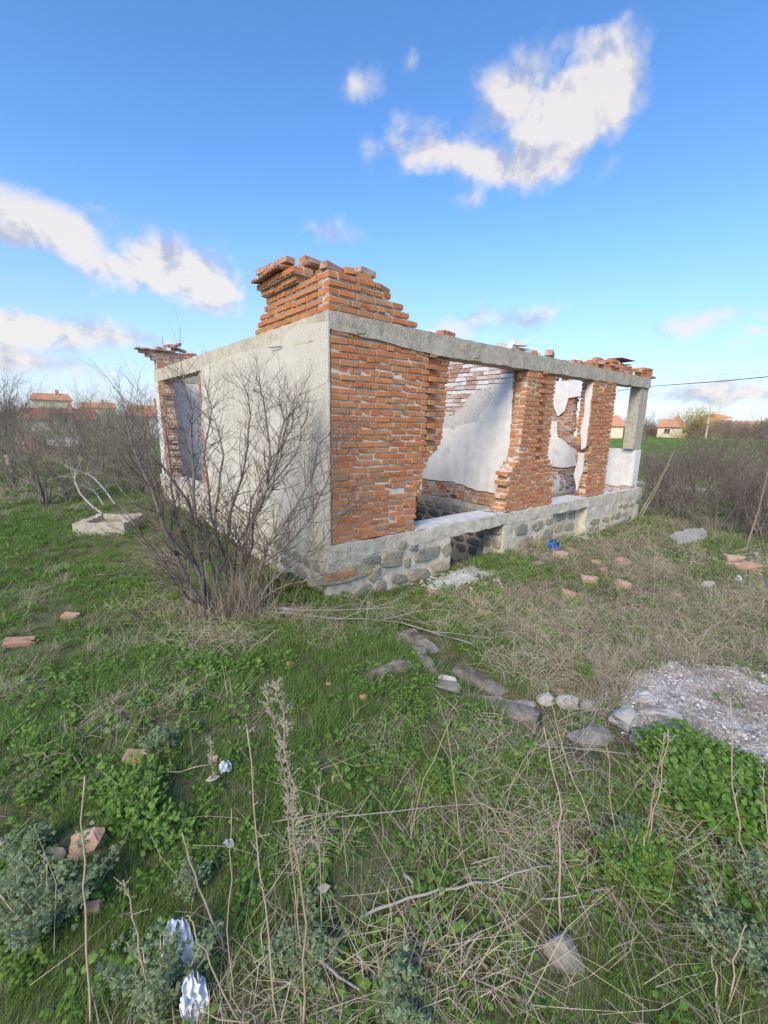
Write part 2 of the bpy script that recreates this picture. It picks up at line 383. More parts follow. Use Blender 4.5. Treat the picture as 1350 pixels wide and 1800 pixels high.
def ground(x, y):
    r = hypot(x, y)
    z = -0.02 - 0.42 * sstep(r, 1.2, 6.0) - 0.10 * sstep(x, 0.5, 6) * sstep(y, 2, 6)
    z += 0.035 * fbm(x * .9, y * .9, 1.3) + 0.016 * fbm(x * 4, y * 4, 5.1) + (0.10 * fbm(x * .15, y * .15, 9) if r > 8 else 0)
    d, t = seg_d(x, y, (0.2, 3.85), (0.95, 2.35))
    z -= 0.10 * exp(-(d / .16) ** 2)
    d, t = seg_d(x, y, (0.95, 2.35), (1.4, 2.75))
    z -= 0.12 * exp(-(d / .22) ** 2)
    d = hypot(x - 17, y - 23)
    z -= 0.8 * exp(-(d / 8.) ** 2)
    s, t = loc(x, y)
    z -= .09 * exp(-((s - 1.0) / 1.6) ** 2 - ((t + .3) / .7) ** 2)
    if .22 < s < 8.25 and .22 < t < 7.9: z = -0.95 + .05 * fbm(x * 3, y * 3)
    elif s > -.2 and t > -.2 and s < 8.8 and t < 8.4: pass
    return z


def on_ground(px, py, dz=0):
    d = ray(px, py)
    z = -.3
    for _ in range(14):
        t = (z - EYE) / d.z; p = CAMP + d * t; z = ground(p.x, p.y)
    return Vector((p.x, p.y, z + dz))


def at_dist(px, py, dist):        # point on the pixel's ray at a horizontal distance
    d = ray(px, py); return CAMP + d * (dist / hypot(d.x, d.y))


def up_from(base, px, py):        # point on the upright plane through base that faces the camera
    n = Vector((base.x, base.y, 0)).normalized(); d = ray(px, py)
    return CAMP + d * ((base - CAMP).dot(n) / d.dot(n))


def on_s(px, py, s):              # house plane at local s -> (t, z)
    P = CORNER + dR * s; d = ray(px, py); k = (P - CAMP).dot(dR) / d.dot(dR); p = CAMP + d * k
    return (p - P).dot(dL), p.z


def on_t(px, py, t):
    P = CORNER + dL * t; d = ray(px, py); k = (P - CAMP).dot(dL) / d.dot(dL); p = CAMP + d * k
    return (p - P).dot(dR), p.z


def axis(a, b, fine, lo, hi, g=1.16):
    xs = list(np.arange(a, b, fine)); step = fine
    x = b
    while x < hi: xs.append(x); step *= g; x += step
    xs.append(hi); step = fine; x = a - fine
    pre = []
    while x > lo: pre.append(x); step *= g; x -= step
    pre.append(lo)
    return sorted(pre) + xs


xs = axis(-7, 10, .13, -900, 900); ys = axis(.2, 13.5, .13, -60, 1500)
nx, ny = len(xs), len(ys)
vs = [(x, y, ground(x, y)) for y in ys for x in xs]
fs = [(j * nx + i, j * nx + i + 1, (j + 1) * nx + i + 1, (j + 1) * nx + i) for j in range(ny - 1) for i in range(nx - 1)]
tm = MB(); tm.v = vs; tm.f = fs; tm.m = [0] * len(fs)
# ground material: soil near, green field and brown scrub further off
gm = M['soil']; nt = gm.node_tree; bs = nt.nodes['Principled BSDF']
N = nt.nodes.new; L = nt.links.new
prev = bs.inputs['Base Color'].links[0].from_socket
ge = N('ShaderNodeNewGeometry'); sp = N('ShaderNodeSeparateXYZ'); L(ge.outputs['Position'], sp.inputs[0])
ln = N('ShaderNodeVectorMath'); ln.operation = 'LENGTH'; L(ge.outputs['Position'], ln.inputs[0])
nn = N('ShaderNodeTexNoise'); nn.inputs['Scale'].default_value = .12; nn.inputs['Detail'].default_value = 8; L(ge.outputs['Position'], nn.inputs['Vector'])
cr = N('ShaderNodeValToRGB'); L(nn.outputs['Fac'], cr.inputs[0])
cr.color_ramp.elements[0].position = .35; cr.color_ramp.elements[0].color = (.16, .14, .075, 1)
cr.color_ramp.elements[1].position = .55; cr.color_ramp.elements[1].color = (.13, .235, .045, 1)
mr = N('ShaderNodeMapRange'); mr.inputs[1].default_value = 12; mr.inputs[2].default_value = 28; L(ln.outputs['Value'], mr.inputs[0])
mx = N('ShaderNodeMix'); mx.data_type = 'RGBA'; L(mr.outputs[0], mx.inputs[0]); L(prev, mx.inputs[6]); L(cr.outputs[0], mx.inputs[7])
L(mx.outputs[2], bs.inputs['Base Color'])
tag(tm.build('ground', gm, smooth=True), kind='structure')

# ------------------------------------------------------------------ the ruined house
house = empty('ruined_house', CORNER, YAW)
tag(house, 'roofless ruined house of orange brick, concrete ring beam and rubble stone plinth', 'ruin')
HM = Matrix.Translation(CORNER) @ Matrix.Rotation(YAW, 4, 'Z'); HI = HM.inverted(); CAML = HI @ CAMP
ZP, ZB, ZT = EYE - 1.42, EYE + .84, EYE + 1.12      # plinth top, beam underside, beam top
PIT = .0742
BR = []          # (matrix, material key, region)


def brick_mesh(k, seed):
    rnd = random.Random(seed); bm = bmesh.new(); bmesh.ops.create_cube(bm, size=1)
    for v in bm.verts: v.co += Vector((rnd.uniform(-.025, .025), rnd.uniform(-.010, .010), rnd.uniform(-.04, .04)))
    bmesh.ops.bevel(bm, geom=bm.edges[:], offset=.045, segments=1, affect='EDGES', profile=.6)
    for v in bm.verts: v.co += Vector([rnd.uniform(-.018, .018), rnd.uniform(-.012, .012), rnd.uniform(-.04, .04)])
    if rnd.random() < .4:       # a knocked-off corner
        c = Vector([rnd.choice((-.5, .5)) for _ in range(3)])
        for v in bm.verts:
            if (v.co - c).length < .25: v.co = v.co * .87
    bmesh.ops.recalc_face_normals(bm, faces=bm.faces[:])
    vs = [v.co.copy() for v in bm.verts]; fs = [tuple(v.index for v in f.verts) for f in bm.faces]; bm.free()
    return vs, fs


BV = [brick_mesh(k, 100 + k) for k in range(10)]
BM_ = {}


def bmesh_of(k, key):
    if (k, key) not in BM_:
        b = MB(); b.add(*BV[k]); BM_[(k, key)] = b.mesh('brick', M[key])
    return BM_[(k, key)]


def add_brick(c, dims, rz, key='brick', reg='front_masonry', tilt=0):
    Mx = Matrix.Translation(c) @ Matrix.Rotation(rz, 4, 'Z') @ Matrix.Rotation(random.gauss(0, .008) + tilt, 4, 'Y') @ Matrix.Rotation(random.gauss(0, .008), 4, 'X') @ Matrix.Diagonal((*dims, 1))
    BR.append((Mx, key, reg))


mort = {}


def course(frame, a0, a1, z, typ, key='brick', reg='front_masonry', b0=0.0, thick=.25, mk='mortar', h=.0575, both=True, q=True):
    """one course of an English-bond wall along a frame (origin2d, dir2d, inward2d)"""
    O, D, Nn = frame; rz = atan2(D.y, D.x)
    a = a0; first = True
    lay = int(round(thick / .125))
    while a < a1 - .03:
        if typ == 0: w = .118
        else: w = .247
        if first and q: w = .247 if typ == 0 else .118
        elif not first and a < a0 + .40 and q and typ == 0 and a < a0 + .27: w = .055
        if random.random() < .03: w *= .6
        w *= random.uniform(.96, 1.03)
        w = max(.05, w)
        w = min(w, a1 - a)
        if a1 - a - w < .045: w = a1 - a
        if typ == 0 and (w > .06 and w < .2) and not first:
            segs = [(b0 + k * .25 + .125, .245) for k in range(max(1, lay // 2))]
        else:
            segs = [(b0 + k * .125 + .0625, .12) for k in range(lay)]
        for (b, dep) in segs:
            j = random.gauss(0, .0045) + (random.uniform(.004, .012) if random.random() < .06 else 0)
            ww = max(.03, w - random.uniform(.006, .013))
            c = O + D * (a + w / 2) + Nn * (b + j)
            add_brick(Vector((c.x, c.y, z + PIT / 2 + random.gauss(0, .0022))), (ww, dep, h * random.uniform(.95, 1.04)), rz + random.gauss(0, .012), key, reg)
        a += w + .002; first = False
    mb = mort.setdefault((reg, mk), MB())
    ins = random.uniform(.019, .023)
    e1 = a1 - random.uniform(.01, .03)
    if e1 - a0 > .03:
        R = Matrix.Translation(Vector((O.x, O.y, 0))) @ Matrix.Rotation(rz, 4, 'Z')
        sgn = 1 if (D.x * Nn.y - D.y * Nn.x) > 0 else -1
        y0, y1 = sorted((sgn * (b0 + ins), sgn * (b0 + thick - ins)))
        mb.box(a0 + .012, e1, y0, y1, z - .001, z + PIT - .002, R)


V2 = lambda x, y: Vector((x, y, 0))
FR = (V2(0, 0), V2(1, 0), V2(0, 1))            # front wall: along s, inward t
LF = (V2(0, 0), V2(0, 1), V2(1, 0))            # left wall: along t, inward s


def interp(z, pts):
    if z <= pts[0][0]: return pts[0][1]
    for (a, b), (c, d) in zip(pts, pts[1:]):
        if z <= c: return b + (d - b) * (z - a) / (c - a)
    return pts[-1][1]


# right-hand ragged end of the first panel, as (height, s)
e_end = [(ZP, 1.36), (ZP + .5, 1.40), (ZP + .8, 1.50), (ZP + .95, 1.58), (ZP + 1.0, 1.72), (ZP + 1.15, 1.86), (ZP + 2.3, 1.90)]
NROW = 31
for k in range(NROW + 1):
    z = ZP + k * PIT; typ = k % 2
    end = interp(z, e_end) + random.uniform(-.035, .03)
    if k == NROW: course(FR, .02, 1.0, z, 0, h=.052); continue
    if end > 1.62:
        brk = 1.49 if typ == 0 else 1.50
        course(FR, 0.02, brk, z, typ)
        if typ == 0:     # alternate courses keep a proud closer at the window rebate
            add_brick(Vector((1.56, .055, z + PIT / 2)), (.125, .13, .064), random.gauss(0, .01))
            course(FR, 1.62, end, z, 1, b0=.045, thick=.205 if False else .25, q=False)
        else:
            course(FR, 1.505, end, z, 1, b0=.045, q=False)
    else: course(FR, 0.02, end, z, typ)

# pier between the openings (flares below the sill)
l_p1 = [(ZP, 3.30), (ZP + .12, 3.34), (ZP + .3, 3.36), (ZP + .55, 3.34), (ZP + .68, 3.46), (ZP + .8, 3.60), (ZP + 2.3, 3.70)]
r_p1 = [(ZP, 4.74), (ZP + .7, 4.66), (ZP + .75, 4.56), (ZP + 2.3, 4.56)]
for k in range(NROW):
    z = ZP + k * PIT; typ = k % 2
    a0 = interp(z, l_p1) + (random.uniform(-.05, .06) if z < ZP + .75 else random.uniform(-.008, .012))
    a1 = interp(z, r_p1) + random.uniform(-.02, .02)
    if k > 10:
        course(FR, a0, 4.10, z, typ, q=False)
        if typ == 0: add_brick(Vector((4.16, .055, z + PIT / 2)), (.125, .13, .064), 0)
        course(FR, 4.225 if typ == 0 else 4.10, a1, z, 1, b0=.04, q=False)
    else: course(FR, a0, a1, z, typ, q=False)

# second pier
l_p2 = [(ZP, 6.0), (ZP + .3, 5.96), (ZP + .8, 5.9), (ZP + 1.0, 5.84), (ZP + 2.3, 5.84)]
r_p2 = [(ZP, 6.80), (ZP + 2.3, 6.80)]
for k in range(NROW):
    z = ZP + k * PIT; typ = k % 2
    j = random.uniform(-.03, .07) if z < ZP + 1.0 else random.uniform(-.01, .015)
    if k in (12, 13): j += .12
    course(FR, interp(z, l_p2) + j, interp(z, r_p2) + random.uniform(-.02, .02), z, typ, q=False, reg='pier_masonry')

# corner parapet: five courses, then corbels along the left side
PIP = .080
fe = [1.27, 1.14, 1.04, .84, .70]
le = [1.92, 1.82, 1.74, 1.58, 1.52]
for k in range(5):
    z = ZT + .004 + k * PIP
    course(FR, 0.0, fe[k], z, (k + 1) % 2, reg='parapet_masonry')
    course((V2(0, 0), V2(0, 1), V2(1, 0)), .252, le[k], z, (k) % 2, reg='parapet_masonry', q=False)
zt = ZT + .004 + 5 * PIP
course((V2(-.05, 0), V2(0, 1), V2(1, 0)), .62, 1.55, zt, 0, reg='parapet_masonry', q=False)
course((V2(-.10, 0), V2(0, 1), V2(1, 0)), .56, 1.58, zt + PIT, 0, reg='parapet_masonry', q=False)
course((V2(.10, 0), V2(0, 1), V2(1, 0)), .70, 1.45, zt + 2 * PIT, 1, reg='parapet_masonry', q=False, thick=.25, key='brick_old')
# loose bricks on top of the parapet
for (s, t, z, rz, dx, key) in ((.10, .10, zt + .035, .2, .24, 'brick_old'), (.30, .12, zt + .036, 1.4, .22, 'brick'), (.16, .32, zt + .036, .1, .2, 'brick_old'),
                               (.50, .12, zt + .036, .05, .25, 'brick'), (.56, .13, zt + .10, .12, .24, 'brick_old'), (.80, .14, zt - PIT + .04, .3, .2, 'brick')):
    add_brick(Vector((s, t, z)), (dx, .12, .065), rz, key, 'parapet_masonry', tilt=random.uniform(-.1, .12))
zq = zt + 3 * PIT + .055
for (s, t, rz) in ((-.08, 1.40, .15), (-.06, 1.16, -.05), (-.03, .93, .1)):
    add_brick(Vector((s + .02, t, zq)), (.12, .23, .065), rz, 'brick_old', 'parapet_masonry', tilt=random.uniform(-.06, .06))
add_brick(Vector((.24, .78, zq + .01)), (.26, .13, .08), .1, 'brick_old', 'parapet_masonry', tilt=.05)
# ribbed roof tile that still crowns the corner: a corrugated plate with thickness
def ribbed_tile(parent, name, s0, s1, t0, t1, z, ribs=9, slope=-.06):
    b = MB(); n = ribs * 6; top = []; bot = []
    for i in range(n + 1):
        t = t0 + (t1 - t0) * i / n; h = .014 * cos(2 * pi * ribs * i / n)
        for (s, zz) in ((s0, z + slope), (s1, z)):
            top.append((s, t, zz + h + .008)); bot.append((s, t, zz + h - .008))
    vs = top + bot; o = len(top); f = []
    for i in range(n):
        a = 2 * i
        f += [(a, a + 1, a + 3, a + 2), (o + a, o + a + 2, o + a + 3, o + a + 1), (a, a + 2, o + a + 2, o + a), (a + 1, o + a + 1, o + a + 3, a + 3)]
    f += [(0, o, o + 1, 1), (2 * n, 2 * n + 1, o + 2 * n + 1, o + 2 * n)]
    b.add(vs, f); return b.build(name, M['brick_old'], parent)
ribbed_tile(house, 'roof_tile', -.18, .16, .80, 1.18, zt + 3 * PIT - .02, ribs=6, slope=-.03)
ribbed_tile(house, 'roof_tile', -.18, .16, 1.19, 1.56, zt + 3 * PIT - .03, ribs=6, slope=-.03)
b = MB(); b.box(.10, .45, .55, 1.2, zt + 3 * PIT - .01, zt + 3 * PIT + .018, j=.012); b.build('roof_tile', M['brick_old'], house)

# left wall: solid core, open towards the far end
core = MB()
core.box(.012, .25, .25, 4.42, ZP, ZB + .012)
core.build('block_wall', M['scratch'], house)
for k in range(NROW):
    z = ZP + k * PIT
    e = 4.42 + .18 + .22 * max(0, 1 - abs(k - 3) / 8.) + .14 * noise.noise(Vector((k * .37, 2, 1))) + random.uniform(-.05, .08)
    course(LF, 4.425, max(4.5, e), z, k % 2, reg='side_masonry', q=False, key='brick_old')
    s0 = 7.36 + .10 * noise.noise(Vector((k * .4, 7, 1))) + random.uniform(-.06, .06) - (.12 if k < 8 else 0)
    course(LF, s0, 7.86, z, k % 2, reg='side_masonry', q=False, key='brick_old')

# back wall with its lilac inner face, then the broken parapet with corbelled eave over it
core = MB(); core.box(.02, 8.3, 7.87, 8.12, ZP, ZB + .012); core.build('block_wall', M['scratch'], house)
BK = (V2(0, 7.86), V2(1, 0), V2(0, 1))
pe = [1.35, 1.30, 1.5, 1.25, 1.1, .95, .7]
for k in range(6):
    z = ZT + .004 + k * PIT
    course(BK, -[0, 0, 0.0, .09, .20, .34][k], pe[k] + random.uniform(-.1, .1), z, k % 2, reg='back_masonry', q=False, key='brick_old')
b = MB(); b.box(-.42, .45, 7.80, 8.15, ZT + 6 * PIT, ZT + 6 * PIT + .03, j=.015); b.build('roof_tile', M['brick_old'], house)
for (s, t, z, rz, tl) in ((.15, 7.95, .06, .3, .1), (.42, 7.9, .10, 1.2, .35), (.50, 7.92, .17, .5, -.5), (.62, 8.0, .08, .1, .2), (.85, 7.95, 0.0, .2, -.1), (1.05, 7.95, -.08, .6, .1), (.33, 7.98, .15, .9, -.3)):
    add_brick(Vector((s, t, ZT + 6 * PIT + z)), (.24, .12, .065), rz, 'brick_old', 'back_masonry', tilt=tl)
# two rods stand up from the back parapet
for s, t in ((.2, 7.95), (1.2, 7.95)):
    b = MB(); b.tube([(s, t, ZT + .3), (s + .01, t, ZT + .82 - s * .2)], .006, 5); b.build('steel_rod', M['rust'], house)


def sheet(name, key, frame, outline, b_out, thick=.014, rough=.0, parent=house, step=.12):
    """a coat of plaster cut to a ragged outline (a, z) and extruded to its thickness; b is measured along the inward normal"""
    O, D, Nn = frame; pts = []
    for i in range(len(outline)):
        p, q = outline[i], outline[(i + 1) % len(outline)]
        n = max(1, int(hypot(q[0] - p[0], q[1] - p[1]) / step))
        for k in range(n):
            a = p[0] + (q[0] - p[0]) * k / n; z = p[1] + (q[1] - p[1]) * k / n
            if rough: a += rough * fbm(a * 7, z * 7, 3.1 + O.x); z += rough * fbm(a * 7, z * 7, 8.7 + O.y)
            pts.append((a, z))
    bm = bmesh.new()
    fv = [bm.verts.new((O.x + D.x * a + Nn.x * b_out, O.y + D.y * a + Nn.y * b_out, z)) for a, z in pts]
    f = bm.faces.new(fv)
    r = bmesh.ops.extrude_face_region(bm, geom=[f])
    for e in r['geom']:
        if isinstance(e, bmesh.types.BMVert): e.co += V2(Nn.x, Nn.y) * thick
    bmesh.ops.triangulate(bm, faces=[x for x in bm.faces if len(x.verts) > 4])
    bmesh.ops.recalc_face_normals(bm, faces=bm.faces[:])
    me = bpy.data.meshes.new(name); bm.to_mesh(me); bm.free(); me.materials.append(M[key])
    o = bpy.data.objects.new(name, me); COL.objects.link(o); o.parent = parent
    return o


# roughcast coat on the left wall
sheet('plaster_coat', 'roughcast', LF, [(-.006, ZP - .03), (4.35, ZP + .0), (4.5, ZP + .5), (4.38, ZP + 1.0), (4.56, ZP + 1.35), (4.40, ZP + 1.8), (4.42, ZB + .06), (2.6, ZB + .12), (1.4, ZB + .10), (.75, ZB + .22), (.35, ZB + .20), (-.006, ZB + .17)], -.012, .02, rough=.018)
sheet('plaster_strip', 'plaster', LF, [(7.62, ZP - .03), (8.12, ZP - .03), (8.12, ZB + .02), (7.86, ZB + .02), (7.78, ZP + 1.2), (7.70, ZP + .8)], -.014, .016, rough=.02)
sheet('plaster_coat', 'lilac', (V2(.25, 7.86), V2(1, 0), V2(0, -1)), [(0, ZP - .05), (7.9, ZP - .05), (7.9, ZB), (0.0, ZB)], .002, .015, rough=.01)
# inner face of the left wall (facing the rooms)
sheet('plaster_coat', 'plaster', (V2(.25, 0), V2(0, 1), V2(1, 0)), [(.3, ZP), (4.3, ZP), (4.3, ZB), (.3, ZB)], .002, .012, rough=.01)


# ring beams, with the irregular faces of board-cast concrete
def rough_beam(name, key, x0, x1, y0, y1, zlo, zhi, seg=.07, amp=.006, parent=house, n_c=4):
    lenx = abs(x1 - x0) > abs(y1 - y0)
    n = max(2, int((abs(x1 - x0) if lenx else abs(y1 - y0)) / seg)); b = MB()
    rings = []
    for i in range(n + 1):
        f = i / n; ring = []
        a = (x0 + (x1 - x0) * f) if lenx else (y0 + (y1 - y0) * f)
        lo = zlo(a) if callable(zlo) else zlo; hi = zhi(a) if callable(zhi) else zhi
        c0, c1 = (y0, y1) if lenx else (x0, x1)
        prof = []
        for k in range(n_c): prof.append((c0 + (c1 - c0) * k / n_c, lo))
        for k in range(n_c): prof.append((c1, lo + (hi - lo) * k / n_c))
        for k in range(n_c): prof.append((c1 + (c0 - c1) * k / n_c, hi))
        for k in range(n_c): prof.append((c0, hi + (lo - hi) * k / n_c))
        for (c, z) in prof:
            p = Vector((a, c, z)) if lenx else Vector((c, a, z))
            q = p * 5
            corner = 1.8 if (abs(z - lo) < .01 or abs(z - hi) < .01) else 1
            p += Vector((0 if lenx else 1, 1 if lenx else 0, 0)) * (amp * corner * fbm(q.x, q.y, q.z)) + Vector((0, 0, amp * 1.2 * corner * fbm(q.y * 1.3, q.z, q.x + 4)))
            ring.append(p)
        rings.append(ring)
    m_ = len(rings[0]); vs = [p for r in rings for p in r]; fs = []
    for i in range(n):
        for k in range(m_):
            k2 = (k + 1) % m_; fs.append((i * m_ + k, i * m_ + k2, (i + 1) * m_ + k2, (i + 1) * m_ + k))
    fs.append(tuple(range(m_))[::-1]); fs.append(tuple(n * m_ + k for k in range(m_)))
    b.add(vs, fs); o = b.build(name, M[key], parent)
    bm = bmesh.new(); bm.from_mesh(o.data); bmesh.ops.recalc_face_normals(bm, faces=bm.faces[:]); bm.to_mesh(o.data); bm.free()
    return o


bot = lambda a: ZB + max(0, .10 - a * .062) + .004
rough_beam('ring_beam', 'concrete', -.008, 8.42, -.010, .262, bot, lambda a: ZT - .008 * a)
rough_beam('ring_beam', 'concrete_warm', -.010, .262, .265, 8.14, ZB + .01, ZT)
rough_beam('ring_beam', 'concrete', .27, 8.42, 7.86, 8.13, ZB + .01, ZT, seg=.2)
for (s, z) in ((.35, ZB + .09), (2.3, ZB + .03)):
    b = MB(); b.tube([(s, -.03, z), (s + .10, -.035, z + .015), (s + .12, -.03, z + .05)], .005, 4); b.build('steel_rod', M['rust'], house)
b = MB(); b.tube([(-.03, 1.05, ZB + .04), (-.06, 1.35, ZB + .055)], .006, 4); b.build('steel_rod', M['rust'], house)
b = MB(); b.tube([(1.44, .1, ZP + .84), (1.6, .11, ZP + .92), (1.76, .1, ZP + 1.05), (1.84, .08, ZP + 1.22)], .006, 5); b.build('loose_cable', M['rust'], house)

# far corner post, standing on the low white parapet
rough_beam('corner_post_footing', 'concrete', 8.12, 8.44, -.0, .24, EYE - 1.415, EYE - 1.35)
def post():
    b = MB(); n = 14; rings = []
    for i in range(n + 1):
        z = EYE - .50 + (ZB + .002 - (EYE - .50)) * i / n
        x0, x1, y0, y1 = 8.02, 8.42, .02, .25
        ring = [Vector((x, y, z)) for x, y in ((x0, y0), ((x0 + x1) / 2, y0), (x1, y0), (x1, y1), ((x0 + x1) / 2, y1), (x0, y1))]
        ring = [p + Vector((fbm(p.x * 4, p.y * 4, p.z * 3), fbm(p.x * 4, p.y * 4, p.z * 3 + 9), 0)) * .008 for p in ring]; rings += ring
    f = [(i * 6 + k, i * 6 + (k + 1) % 6, (i + 1) * 6 + (k + 1) % 6, (i + 1) * 6 + k) for i in range(n) for k in range(6)]
    f += [tuple(range(6))[::-1], tuple(n * 6 + k for k in range(6))]
    b.add(rings, f); return b.build('corner_post', M['concrete'], house)
post()

# end wall (facing the rooms): low white parapet, gap, then the plastered remains with the lintel
EI = (V2(8.14, 0), V2(0, 1), V2(-1, 0))        # inner face of the end wall; inward normal points to the room
core = MB(); core.box(8.15, 8.42, .0, .95, ZP, EYE - .52)
core.build('low_wall', M['plaster'], house)
low = [(-.0, ZP + .02), (.95, ZP + .06), (1.0, ZP + .45), (.93, ZP + .62), (.80, ZP + .72), (.70, ZP + .86), (.40, ZP + .905), (-.0, ZP + .91)]
sheet('plaster_coat', 'plaster', EI, low, .0, .02, rough=.02)
EF = (V2(8.42, 0), V2(0, 1), V2(-1, 0))
for k in range(NROW):
    z = ZP + k * PIT
    if z < EYE - .95: a0 = .95 + .5 * noise.noise(Vector((k * .8, 1, 1)))
    elif z < EYE - .35: a0 = 1.15 + .25 * noise.noise(Vector((k * .8, 1, 1)))
    else: a0 = 1.60 + .05 * random.random()
    if z < EYE - 1.2: continue
    course(EF, a0, 2.9, z, k % 2, reg='end_masonry', q=False, key='brick_old')
core = MB(); core.box(8.16, 8.41, 2.91, 7.85, ZP, ZB + .01); core.build('block_wall', M['scratch'], house)
rough_beam('lintel', 'concrete', 8.14, 8.42, 1.05, 7.85, ZB + .02 - .17, ZT - .02)
sheet('plaster_coat', 'plaster', EI, [(1.10, ZB - .13), (1.75, ZB - .16), (1.82, ZB - .5), (2.0, ZB - .62), (2.15, ZB - .3), (2.5, ZB - .4), (5, ZB - .4), (5, ZT - .03), (1.10, ZT - .03)], -.004, .02, rough=.025)
sheet('plaster_coat', 'plaster', EI, [(2.0, ZB - .75), (1.95, EYE - .3), (1.72, EYE - .42), (1.40, EYE - .62), (1.35, EYE - 1.0), (1.6, EYE - 1.08), (5, EYE - 1.08), (5, ZB - .45), (2.4, ZB - .45), (2.3, ZB - .75)], -.002, .018, rough=.03)

# cross wall behind the first opening: whitewashed brick above, scratch coat, then smooth white plaster
XS = 3.62
XF = (V2(XS, 0), V2(0, 1), V2(1, 0))
for k in range(18, NROW + 3):
    z = ZP + k * PIT
    a1 = 2.9 + random.uniform(-.05, .05)
    if k > NROW: a1 = 2.2
    course(XF, .26, a1, z, k % 2, reg='cross_masonry', q=False, key='brick_white', mk='mortar_white')
core = MB(); core.box(XS + .01, XS + .25, .26, 2.9, ZP + .28, ZP + 18 * PIT - .003)
core.build('block_wall', M['scratch'], house)
for k in range(4):
    course(XF, .26 if k > 1 else .3, 1.25 + .2 * k + random.uniform(-.1, .1), ZP + k * PIT - .01, k % 2, reg='cross_masonry', q=False, key='brick_old')
    course(XF, 1.5 + .1 * k, 2.3, ZP + k * PIT - .01, k % 2, reg='cross_masonry', q=False, key='brick_old')


def cpx(pts): return [on_s(x, y, XS) for x, y in pts]


smooth = cpx([(876, 868), (840, 862), (800, 848), (760, 843), (735, 838), (735, 770), (768, 760), (785, 752), (797, 758), (808, 748), (828, 742), (835, 744), (842, 735), (850, 722), (860, 712), (868, 700), (866, 692), (860, 685), (866, 682), (880, 677), (890, 672), (901, 667), (899, 745), (893, 800)])
sheet('plaster_coat', 'plaster', XF, [(max(.20, t), z) for t, z in smooth], -.018, .026, rough=.022, step=.045)
scr = cpx([(735, 775), (797, 765), (808, 755), (828, 750), (842, 742), (852, 730), (862, 718), (870, 702), (866, 690), (858, 682), (845, 684), (832, 690), (822, 700), (815, 715), (803, 722), (796, 735), (789, 730), (735, 720)])
sheet('scratch_coat', 'scratch', XF, scr, -.008, .014, rough=.02, step=.05)

# brick reveals of pier one return along the cross wall
# foundations of rubble stone
base = MB()
def found(x0, x1, y0, y1, zt, zb=-1.0, key='plinth', name='stone_plinth'):
    o = rough_beam(name, key, x0, x1, y0, y1, zb, zt, seg=.06, amp=.014, n_c=12); return o
# front plinth is cut by two cellar vents
V1, V2_ = (2.03, 3.32), (4.80, 6.07)
ZV = EYE - 1.62
# concrete band over everything
rough_beam('plinth_band', 'plinth', -.05, 8.70, -.035, .38, ZV + .003, ZP - .012, amp=.009)
rough_beam('plinth_band', 'plinth', -.05, .36, .39, 8.2, ZV + .003, ZP - .012, amp=.009)
rough_beam('plinth_band', 'plinth', .37, 8.6, 7.80, 8.2, ZV, ZP - .02, seg=.2)
rough_beam('plinth_band', 'plinth', 8.10, 8.62, .39, 7.79, ZV, ZP - .02, seg=.2)
for (a, c) in ((-.05, V1[0]), (V1[1], V2_[0]), (V2_[1], 8.62)): found(a, c, -.03, .38, ZV)
found(-.05, .36, .39, 8.2, ZV); found(.37, 8.6, 7.80, 8.2, ZV); found(8.10, 8.62, .39, 7.79, ZV)
found(XS - .06, XS + .3, .385, 7.7, ZP - .02, key='concrete', name='cross_foundation')
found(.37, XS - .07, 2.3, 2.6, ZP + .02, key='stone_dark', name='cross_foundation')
found(V2_[0] + .25, V2_[1] - .004, .12, .36, ZV - .005, name='vent_infill')
# white screed on the sill of the plinth
def top_sheet(name, key, poly, z, th=.012, rough=.03):
    o = sheet(name, key, (V2(0, 0), V2(1, 0), V2(0, 1)), poly, 0, .001, rough=rough)
    me = o.data; me.clear_geometry()
    pts = []
    for i in range(len(poly)):
        p, q = poly[i], poly[(i + 1) % len(poly)]; n = max(1, int(hypot(q[0] - p[0], q[1] - p[1]) / .1))
        for k in range(n):
            a = p[0] + (q[0] - p[0]) * k / n; c = p[1] + (q[1] - p[1]) * k / n
            pts.append((a + rough * fbm(a * 6, c * 6, z), c + .3 * rough * fbm(a * 6, c * 6, z + 5)))
    bm = bmesh.new(); f = bm.faces.new([bm.verts.new((x, y, z)) for x, y in pts])
    r = bmesh.ops.extrude_face_region(bm, geom=[f])
    for e in r['geom']:
        if isinstance(e, bmesh.types.BMVert): e.co.z += th
    bmesh.ops.triangulate(bm, faces=[x for x in bm.faces if len(x.verts) > 4]); bmesh.ops.recalc_face_normals(bm, faces=bm.faces[:])
    bm.to_mesh(me); bm.free(); return o
top_sheet('sill_screed', 'lime', [(1.36, -.02), (3.32, -.025), (3.34, .36), (1.36, .36)], ZP - .014, .02)
top_sheet('sill_screed', 'lime', [(4.76, -.02), (6.02, -.02), (6.0, .36), (4.76, .36)], ZP - .014, .02)
top_sheet('sill_screed', 'lime', [(6.82, -.02), (8.5, -.02), (8.12, .36), (6.82, .36)], ZP - .014, .02)


